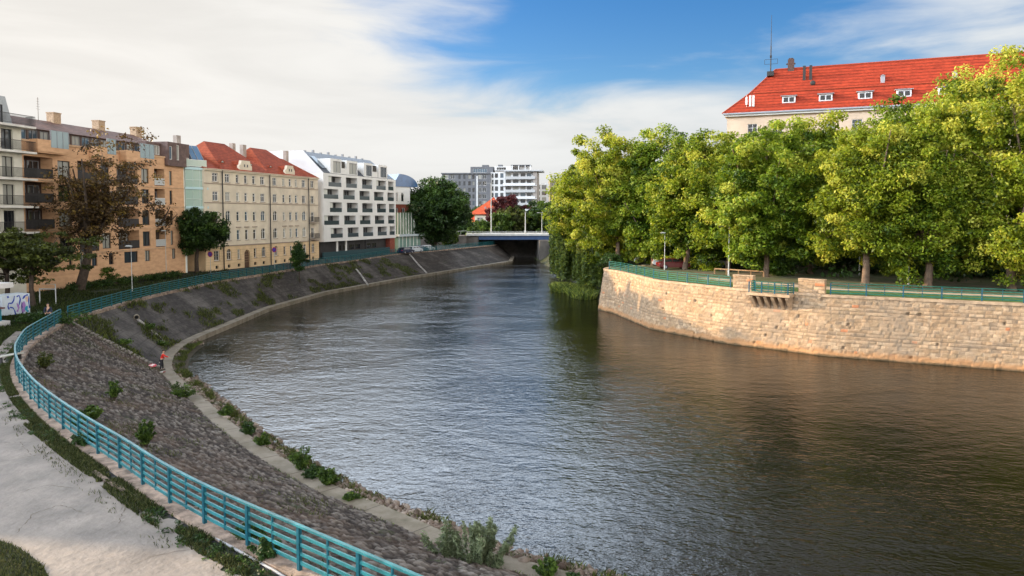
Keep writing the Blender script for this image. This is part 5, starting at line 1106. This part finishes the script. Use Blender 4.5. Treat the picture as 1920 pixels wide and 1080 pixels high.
# hedge along the building foot and shrubs on the right bank
def mound(name,label,C,rad,nper,leaf,lm,cat,group=None,seed=1):
    g=np.random.default_rng(seed); C=np.array(C,float); base=C.mean(0); root=empty(name,(base[0],base[1],C[:,2].min()-.2),0,label,cat,group); off=np.array([base[0],base[1],C[:,2].min()-.2])
    V,t=leaves(C-off,np.full(len(C),rad),nper,leaf,g); crown_obj('foliage',V,t,lm,root)
    m=MB(); m.ell((0,0,.02),(.5,.4,.12),8,4); [m.tube([(0,0,0),(c[0]-off[0],c[1]-off[1],c[2]-off[2])],[.03,.015],4,False) for c in C[::4]]; m.build('stems',barkD,root); return root
gg2=np.random.default_rng(12)
A=GL_(110,546)+Vector((1.2,0,0));B=GL_(320,519)+Vector((1.2,0,0)); mound('hedge','low dark hedge along the foot of the sandstone block',[(*(A.lerp(B,t).xy+Vector((gg2.normal()*.35,gg2.normal()*.35))),ZL+.3+.3*gg2.random()) for t in gg2.random(150)],.55,60,.16,LM2,'hedge',seed=2)
A=GL_(20,600);mound('hedge','dark rounded bush below the graffiti panel',[(A.x+4.2+gg2.normal()*1.1,A.y-2.0+gg2.normal()*.6,ZL+.25+.45*gg2.random()) for _ in range(60)],.5,60,.14,LM2,'bush',seed=3)
A=GL_(196,530); mound('bush','yellow green bush at the foot of the leaning tree',[(A.x+gg2.normal()*.9,A.y+gg2.normal()*.6,ZL+.4+1.5*gg2.random()) for _ in range(36)],.5,50,.2,LM4,'bush',seed=4)
for px,py,w,lab,sd in ((1462,516,2.0,'dense green bush behind the stone balcony railing',5),(1325,500,2.2,'green bush between the railing and the parked silver cars',6),(1205,494,2.4,'yellowish bush behind the left end of the green railing',7),(1145,500,1.2,'dark ivy bush on the very tip of the wall',8)):
    A=G(px,py,ZR); mound('bush',lab,[(A.x+gg2.normal()*w*.5,A.y+gg2.normal()*.8,ZR+.3+1.5*gg2.random()) for _ in range(60)],.5,60,.2,LM1 if sd==7 else LM4 if sd!=8 else LM2,'bush','bushes on the right bank',seed=sd)
# ivy over the railing


# leafy weed clumps rooted in the verge (too many to count)
C=bandpts(Qv,-1.25,-.5,700,ZL+.06,.5,41,.42)
V,t=leaves(C,np.full(len(C),.17),46,.055,g,flat=.6); stuff(link('verge_weeds',npmesh('verge_weeds',V,np.arange(len(V)).reshape(-1,4),{'tone':t}),LM2),'low dark leafy weeds along the railing foot','weeds')
C=bandpts(Ql,.95,1.9,420,.34,.5,47,.50)
V,t=leaves(C,np.full(len(C),.2),40,.07,g,flat=.7); stuff(link('ledge_foliage',npmesh('ledge_foliage',V,np.arange(len(V)).reshape(-1,4),{'tone':t}),LM8),'low leafy growth among the rubble at the waterline','weeds')
# ---------- lamps, signs, street furniture ----------
pole_m=mat('pole_grey',(.42,.43,.42),.5); polew=mat('pole_white',(.40,.40,.37),.5)
def lamp(loc,h,label,m=polew,arm=0,group='lamp posts on the right bank',head=True,r=.07):
    root=empty('lamp_post',loc,0,label,'lamp post',group)
    MB().tube([(0,0,0),(0,0,.7)],r*1.5,8).tube([(0,0,.7),(0,0,h)],[r,r*.6],8).build('pole',m,root)
    if arm: MB().tube([(-arm,0,h-.1),(arm*.6,0,h+.05)],.05,6).build('arm',m,root)
    if head:
        x=-arm if arm else 0; MB().ell((x-.25,0,h-.08),(.42,.17,.1),10,5).build('lamp_head',m,root)
    return root
p=G(1366,517,ZR); lamp(p,6.0,'white lamp pole just left of the stone balcony',arm=2.9*0+.6)
p=G(1703,533,ZR); lamp(p,6.2,'pale slim lamp pole between two plane trunks right of the balcony')
p=G(1611,516,ZR); lamp(p,5.0,'pale lamp pole in the park shade behind the lawn')
p=G(1246,506,ZR); lamp(p,5.0,'thin pale lamp pole left of the forked plane tree',r=.05)
p=AT(921,437,214); lamp((p.x,p.y,p.z),14.3,'tall white mast with a crossbar on the bridge',arm=1.2,group='poles on the bridge',r=.16)
p=AT(985,437,216); lamp((p.x,p.y,p.z),6.2,'short white pole in the middle of the bridge',group='poles on the bridge',head=False,r=.16)
p=AT(1016,437,218); lamp((p.x,p.y,p.z),6.0,'short pole near the plane trees end of the bridge',arm=.8,group='poles on the bridge',r=.1)
p=G(248,548,ZL); lamp(p+Vector((0,0,0)),5.2,'thin grey lamp pole behind the teal railing before the sandstone block',pole_m,arm=.0,group='street poles on the left bank',r=.04)
p=G(312,520,ZL); lamp(p,6.5,'grey lamp pole beside the half bare tree',pole_m,group='street poles on the left bank',r=.045)
def sign(px,py,h,col,label,r=.42):
    p=G(px,py,ZL); root=empty('round_sign',p,R_(-15),label,'road sign','round road signs on the left bank'); MB().tube([(0,0,0),(0,0,h)],.035,6).build('post',pole_m,root)
    m=MB(); m.tube([(0,-.06,h-.1),(0,-.03,h-.1)],r,16); o=m.build('sign_plate',mat('sign_red',(.35,.02,.03),.5),root); MB().tube([(0,-.075,h-.1),(0,-.062,h-.1)],r*.76,16).build('sign_face',mat('sign_blue',(.05,.04,.25),.5),o)
    m=MB(); [m.bar((-s*r*.55,-.08,h-.1-r*.55),(s*r*.55,-.08,h-.1+r*.55),.006,.07,Vector((0,1,0))) for s in (1,)]; m.build('sign_bar',mat('sign_red',(.35,.02,.03),.5),o)
sign(395,512,2.9,0,'round red and blue no parking sign beside the round dark tree')
sign(515,503,3.1,0,'round red and blue no parking sign before the second tenement')
# cars
def car(loc,rot,col,label,group,L=4.3,Wd=1.75,H=1.45,kind='hatch'):
    root=empty('parked_car',loc,rot,label,'car',group); hw=Wd/2
    paint=mat('car_paint_%d_%d_%d'%tuple(int(c*100) for c in col),col,.25,spec=.6)
    prof=[(-L/2,.35),(-L/2,.75),(-L/2+.12,.92),(-L*.22,.98),(L*.30,.95),(L/2-.1,.80),(L/2,.55),(L/2,.32),(L*.40,.24),(-L*.42,.24)]
    MB().prism(prof,-hw,hw).build('body',paint,root,bev=.06)
    top=[(-L*.42,.96),(-L*.33,H-.08),(-L*.22,H),(L*.06,H),(L*.14,H-.05),(L*.29,.94)]
    m=MB(); n=len(top); m.add([(x,-hw+.06+(z-.95)*.28,z) for x,z in top]+[(x,hw-.06-(z-.95)*.28,z) for x,z in top],[tuple(range(n)),tuple(range(2*n-1,n-1,-1))]+[(i,i+n,(i+1)%n+n,(i+1)%n) for i in range(n)]); cab=m.build('cabin',paint,root,bev=.04)
    for s in (-1,1):
        y=lambda z:s*(hw-.06-(z-.95)*.28+.008)
        for P in ([(-L*.375,1.02),(-L*.31,H-.12),(-L*.09,H-.09),(-L*.09,1.02)],[(-L*.07,1.02),(-L*.07,H-.09),(L*.09,H-.10),(L*.235,1.02)]):
            MB().quad(*[(x,y(z),z) for x,z in P]).build('side_window',G2,cab)
    e=.35; MB().quad((L*.155,-hw+.25,H-.10),(L*.275,-hw+.14,1.0),(L*.275,hw-.14,1.0),(L*.155,hw-.25,H-.10)).build('windscreen',G2,cab,loc=(.035,0,.02)); MB().quad((-L*.345,-hw+.25,H-.14),(-L*.41,-hw+.14,1.02),(-L*.41,hw-.14,1.02),(-L*.345,hw-.25,H-.14)).build('rear_window',G2,cab,loc=(-.03,0,.01))
    for x in (-L*.30,L*.31):
        for s in (-1,1):
            w=MB().tube([(x,s*(hw-.2),.32),(x,s*(hw+.015),.32)],.32,16).build('wheel',mat('tyre',(.015,.015,.015),.8),root); MB().tube([(x,s*(hw+.016),.32),(x,s*(hw+.03),.32)],.19,12).build('rim',FG,w)
    for s in (-1,1):
        MB().box(L/2-.07,L/2+.012,s*hw*.62-.18,s*hw*.62+.18,.60,.74).build('headlight',G3,root); MB().box(-L/2-.012,-L/2+.05,s*hw*.7-.12,s*hw*.7+.12,.68,.86).build('tail_light',mat('tail_red',(.3,.01,.01),.4),root)
    return root
def gr(px,py): p=G(px,py,ZR); return (p.x,p.y,ZR-.01)
CG='cars parked behind the plane trees'
car(gr(1252,499),R_(-8),(.42,.42,.40),'pale silver car parked left of the forked plane trunk',CG)
car(gr(1262,504),R_(5),(.08,.008,.009),'dark red car partly behind the forked plane trunk',CG)
car(gr(1335,501),R_(-10),(.50,.50,.51),'silver white car parked behind the green bushes and white lamp pole',CG)
car(gr(1352,498),R_(-10),(.10,.12,.16),'dark blue grey car behind the silver white car',CG,H=1.6)
car(gr(1215,494),R_(-5),(.45,.46,.48),'light car glimpsed through leaves at the left end of the row',CG)
def gl(px,D): return ((px-960)/FPX*D,D,ZL)
CL='cars parked on the left bank by the big dark tree'
car(gl(760,167),R_(62),(.012,.018,.05),'dark navy car at the corner of the white block',CL)
car(gl(777,172),R_(60),(.42,.45,.48),'silver car next right of the navy car',CL)
car(gl(788,176),R_(58),(.04,.08,.14),'blue car between the silver cars under the tree',CL)
car(gl(800,179),R_(56),(.50,.52,.54),'white car under the left edge of the big dark tree',CL)
# low timber rail in the sunlit park
wood=mat('timber_rail',(.26,.16,.08),.8,var=.3,scale=3)
A=G(1340,513,ZR);B=G(1432,519,ZR); root=empty('timber_barrier',(A.x,A.y,ZR),0,'low sunlit timber barrier between the lamp pole and the balcony','barrier'); B=B-A; m=MB(); m.bar((0,0,.62),(B.x,B.y,.62),.12,.14); m.build('top_rail',wood,root)
for k in range(5): f=k/4; MB().box(B.x*f-.06,B.x*f+.06,B.y*f-.06,B.y*f+.06,-.1,.545).build('post',wood,root)
# bench and pipe on the path side
p=G(17,680,ZL); root=empty('bench',p,R_(75),'pale plank bench beside the narrow end of the path','bench'); bw=mat('bench_plank',(.46,.44,.38),.7,var=.2)
MB().box(-.75,.75,-.24,-.05,.42,.47).box(-.75,.75,.0,.2,.42,.47).build('seat',bw,root); [MB().box(x-.04,x+.04,-.2,.18,0,.418).build('leg',FD,root) for x in (-.6,.6)]
Q=[G(358,980,ZL+.06),G(405,1008,ZL+.06),G(460,1040,ZL+.06),G(515,1070,ZL+.06),G(560,1098,ZL+.06)]
o=MB().tube([q for q in Q],.035,8).build('metal_pipe',mat('galvanised_pipe',(.26,.26,.27),.6),smooth=True); tag(o,'thin galvanised metal pipe lying along the foot of the railing','pipe')
m=MB(); P=[G(175,885,ZL+.04),G(205,905,ZL+.04),G(232,922,ZL+.04)]; [m.bar(a,b,.16,.10) for a,b in zip(P,P[1:])]; o=m.build('kerb_stone',curbm); tag(o,'broken strip of kerb stone half buried in the verge','kerb')
# H-shaped tubular frame on the lawn
p=G(90,570,ZL); root=empty('carpet_rail',p,R_(-8),'grey tubular carpet beating frame standing on the lawn','frame'); 
for x in (-.85,.85): MB().tube([(x,0,-.1),(x,0,1.95 if x>0 else 1.5)],.05,6).build('post',pole_m,root)
MB().tube([(-.85,0,1.45),(.85,0,1.45)],.065,6).build('cross_bar',pole_m,root); MB().tube([(-.6,0,1.93),(.85,0,1.93)],.03,6).build('top_bar',pole_m,root)
# graffiti covered panel
A=G(4,596,ZL);B=G(57,590,ZL); A=Vector((A.x,A.y,ZL)); dx=(B-A); dx.z=0; Lp=dx.length; hp=1.85
root=empty('graffiti_panel',A,math.atan2(dx.y,dx.x),'white metal box side covered in blue and purple graffiti beside the kiosk','graffiti panel')
MB().box(0,Lp,0,1.6,.15,hp).build('panel',mat('panel_white',(.50,.56,.62),.6,var=.12,scale=2),root,bev=.03)
def stroke(pts,w,m,nm='graffiti_paint',lv=0):
    Q=smooth(pts,.03,3); mb=MB(); n=normals(Q); y=-.006-.003*lv
    for i in range(len(Q)-1):
        t=i/len(Q); ww=w*(.55+.6*abs(math.sin(t*5+len(pts)))); a,b=Q[i],Q[i+1]
        mb.quad((*(a+n[i]*ww)[:1],y,(a+n[i]*ww)[1]),(*(b+n[i+1]*ww)[:1],y,(b+n[i+1]*ww)[1]),(*(b-n[i+1]*ww)[:1],y,(b-n[i+1]*ww)[1]),(*(a-n[i]*ww)[:1],y,(a-n[i]*ww)[1]))
    mb.build(nm,m,root)
gB=mat('graffiti_blue',(.02,.05,.32),.5);gP=mat('graffiti_purple',(.30,.16,.42),.5);gT=mat('graffiti_teal',(.02,.25,.36),.5);gY=mat('graffiti_peach',(.60,.42,.30),.5);gV=mat('graffiti_violet',(.06,.03,.18),.5)
q=lambda x,y:((x-50)/475*Lp,(1-(y-260)/330)*(hp-.15)+.12)
for pts,w,m,l in (([(150,270),(165,300)],.08,gB,0),([(265,275),(250,350),(215,395),(165,385),(150,440),(170,490)],.055,gB,1),([(180,455),(235,470),(260,520),(275,590)],.05,gB,2),([(300,290),(345,275),(360,340),(345,400),(330,450)],.055,gB,3),([(400,340),(440,290),(490,275)],.07,gB,4),([(505,300),(500,400),(512,500)],.045,gB,5),
 ([(300,400),(330,480),(300,540)],.07,gP,6),([(385,390),(380,520),(395,570)],.06,gV,7),([(415,380),(420,470),(405,550)],.12,gP,8),([(440,350),(480,310),(470,390)],.08,gY,9),([(470,460),(450,510),(485,560)],.11,gT,10)): stroke([q(*p) for p in pts],w,m,lv=l)
# kiosk at the left edge
K=G(20,611,ZL); root=empty('riverside_kiosk',(K.x,K.y,ZL),math.atan2(.985,.1711)-R_(8),'teal and white riverside kiosk with flat white roof at the left edge','kiosk')
# local x runs away from camera, y to the left
MB().box(-6,0,0,4,.02,.42).build('deck',mat('kiosk_white',(.60,.58,.57),.6,var=.15,scale=1),root,bev=.02)
MB().box(-5.6,-.35,.45,3.6,.421,1.35).build('counter_wall',mat('kiosk_teal',(.02,.17,.22),.5,var=.2),root)
MB().box(-5.7,-.2,.25,3.7,1.351,1.46).build('counter_top',mat('kiosk_counter',(.12,.05,.05),.6),root)
for x in (-5.4,-.55): 
    for y in (.55,3.4): MB().box(x-.06,x+.06,y-.06,y+.06,1.461,2.95).build('post',mat('kiosk_orange',(.45,.16,.03),.6) if x<-1 else FD,root)
MB().box(-5.3,-.8,2.0,3.4,1.461,2.9).build('back_wall',mat('kiosk_dark',(.02,.02,.025),.7),root)
MB().box(-6.1,.25,-.15,4.1,2.951,3.35).build('roof',mat('kiosk_white',(.60,.58,.57),.6),root,bev=.02)
for x,cn in ((-1.0,(.5,.5,.5)),(-1.5,(.4,.1,.05)),(-2.2,(.5,.45,.3))): MB().tube([(x,.55,1.461),(x,.55,1.68)],.07,8).build('bottle',mat('bottle_%d'%int(-x*10),cn,.4),root)
# ---------- people ----------
def skinfig(name,J,E,m,parent,root_i=0,sub=1):
    me=bpy.data.meshes.new(name); me.from_pydata([j[:3] for j in J],E,[]); me.update(); o=bpy.data.objects.new(name,me); COL.objects.link(o); o.parent=parent; me.materials.append(m)
    s=o.modifiers.new('skin','SKIN'); sv=me.skin_vertices[0].data if me.skin_vertices else None
    if sv is None:
        import bmesh
        bm=bmesh.new(); bm.from_mesh(me); bm.verts.layers.skin.verify(); bm.to_mesh(me); bm.free(); sv=me.skin_vertices[0].data
    for i,j in enumerate(J): sv[i].radius=(j[3],j[4] if len(j)>4 else j[3]); sv[i].use_root=(i==root_i)
    u=o.modifiers.new('sub','SUBSURF'); u.levels=sub; u.render_levels=sub+1; return o
skin=mat('skin',(.45,.27,.19),.6); hairm=mat('dark_hair',(.03,.02,.015),.8)
def person(loc,rot,label,top,bottom,shoe,hairc,pose,scale=1.0):
    root=empty('person',loc,rot,label,'person'); root.scale=(scale,)*3
    J=[];E=[]
    def v(x,y,z,r,r2=None,p=None):
        J.append((x,y,z,r,r2 or r)); i=len(J)-1
        if p is not None: E.append((p,i))
        return i
    lx=pose['leanx']; 
    pel=v(0,0,.92,.13,.10); sp=v(lx*.35,0,1.12,.12,.09,pel); ch=v(lx*.8,0,1.34,.15,.10,sp); nk=v(lx,0,1.47,.055,None,ch); hd0=v(lx*1.1+.01,0,1.56,.07,.08,nk); hd=v(lx*1.15+.01,0,1.66,.085,.095,hd0); v(lx*1.15,0,1.73,.06,None,hd); v(lx*1.15+.10,0,1.63,.018,None,hd)
    for s in (-1,1): v(lx*1.15,s*.09,1.645,.015,.022,hd)
    LJ={}
    for s in (-1,1):
        fx=pose['step']*s; h=v(0,s*.09,.86,.095,None,pel); k=v(fx*.5+.04,s*.11,.48,.062,None,h); a=v(fx,s*.11,.09,.042,None,k); v(fx+.17,s*.12,.035,.035,.03,a); LJ[s]=(h,k,a)
    AJ={}
    for s in (-1,1):
        ax,ay,az_,bx,by,bz=pose['arm'][s]; sh=v(lx*.9,s*.19,1.39,.055,None,ch); el=v(ax,ay,az_,.042,None,sh); wr=v(bx,by,bz,.028,None,el); d=(Vector((bx,by,bz))-Vector((ax,ay,az_))).normalized(); pm=Vector((bx,by,bz))+d*.07; pi=v(*pm,.032,.018,wr); AJ[s]=(sh,el,wr)
        sd=d.cross(Vector((0,0,1))); sd=sd.normalized() if sd.length>.1 else Vector((1,0,0))
        for f in range(4):
            o=sd*((f-1.5)*.018); p1=pm+o+d*(.045+.005*(f in(1,2))); p2=p1+d*.03+Vector((0,0,-.012)); a=v(*p1,.008,None,pi); v(*p2,.007,None,a)
        t1=Vector((bx,by,bz))+d*.03-sd*.035; t=v(*t1,.009,None,pi); v(*(t1+d*.03-sd*.012),.008,None,t)
    skinfig('body',J,E,skin,root)
    g=lambda i,k=1.0,ad=.02:(J[i][0],J[i][1],J[i][2],J[i][3]*k+ad,J[i][4]*k+ad)
    idx=[pel,sp,ch]+[q for s in (-1,1) for q in AJ[s]]; JJ=[g(i) for i in idx]; JJ[0]=(0,0,.90,.155,.125)
    skinfig('jacket',JJ,[(0,1),(1,2),(2,3),(3,4),(4,5),(2,6),(6,7),(7,8)],top,root)
    idx=[pel]+[q for s in (-1,1) for q in LJ[s]]; JJ=[g(i,1,.018) for i in idx]; skinfig('trousers',JJ,[(0,1),(1,2),(2,3),(0,4),(4,5),(5,6)],bottom,root)
    for s in (-1,1):
        x=pose['step']*s; MB().ell((x+.07,s*.115,.05),(.145,.055,.055),10,6).build('shoe',shoe,root,smooth=True)
    MB().ell((lx*1.15-.012,0,1.685),(.108,.098,.092),12,7).build('hair',hairc,root,smooth=True)
    m=MB(); [m.ell((lx*1.15+.092,s*.034,1.652),(.012,.013,.008),6,4) for s in (-1,1)]; m.ell((lx*1.15+.09,0,1.585),(.012,.026,.006),6,4); m.build('face_features',mat('face_dark',(.10,.03,.03),.6),root)
    return root
red=mat('red_jacket',(.55,.025,.018),.7,var=.2,scale=5); navy=mat('navy_cloth',(.02,.025,.05),.8,var=.2,scale=5); dkc=mat('dark_trousers',(.018,.018,.022),.8); shoe=mat('shoe_dark',(.02,.018,.016),.6)
p=G(303,694,ZLED+.01); person((p.x,p.y,ZLED+.005),R_(20),'person in a red jacket and dark trousers standing on the ledge reaching towards the water',red,dkc,shoe,hairm,{'leanx':.16,'step':.10,'arm':{-1:(.36,-.24,1.22,.58,-.20,1.14),1:(.12,.26,1.14,.22,.26,.95)}},.92)
p=G(91,609,ZL); person((p.x,p.y,ZL+.01),R_(-60),'person in a dark navy jacket standing behind the teal railing near its gap',navy,dkc,shoe,hairm,{'leanx':.12,'step':.14,'arm':{-1:(.16,-.26,1.15,.36,-.20,1.0),1:(.14,.26,1.15,.34,.2,1.0)}},.97)
# bags by the fisher
def bag(loc,rot,s,m1,label):
    root=empty('bag',loc,rot,label,'bag','bags beside the person in the red jacket'); MB().ell((0,0,s[2]*.5),(s[0],s[1],s[2]*.55),12,7).build('bag_body',m1,root,smooth=True)
    MB().tube([(-s[0]*.4,0,s[2]*.95),(-s[0]*.15,0,s[2]*1.35),(s[0]*.15,0,s[2]*1.35),(s[0]*.4,0,s[2]*.95)],.018,6).build('handle',dkc,root)
a=onpx(286,690)+Vector((0,0,.06)); bag(a,.7,(.32,.2,.26),mat('bag_pink',(.62,.10,.14),.7,col2=(.65,.60,.58),scale=4,thr=(.45,.5)),'red and white bag lying on the paved slope behind the red jacketed person')
a=onpx(296,688)+Vector((0,0,.05)); bag(a,.4,(.42,.2,.22),dkc,'black bag lying between the person in red and the red and white bag')
a=G(304,699,ZLED+.02); bag(a,1.0,(.3,.14,.12),mat('bag_dark_red',(.22,.03,.03),.7,col2=(.5,.48,.46),scale=5,thr=(.5,.56)),'flat dark red and pale bag at the feet of the red jacketed person')
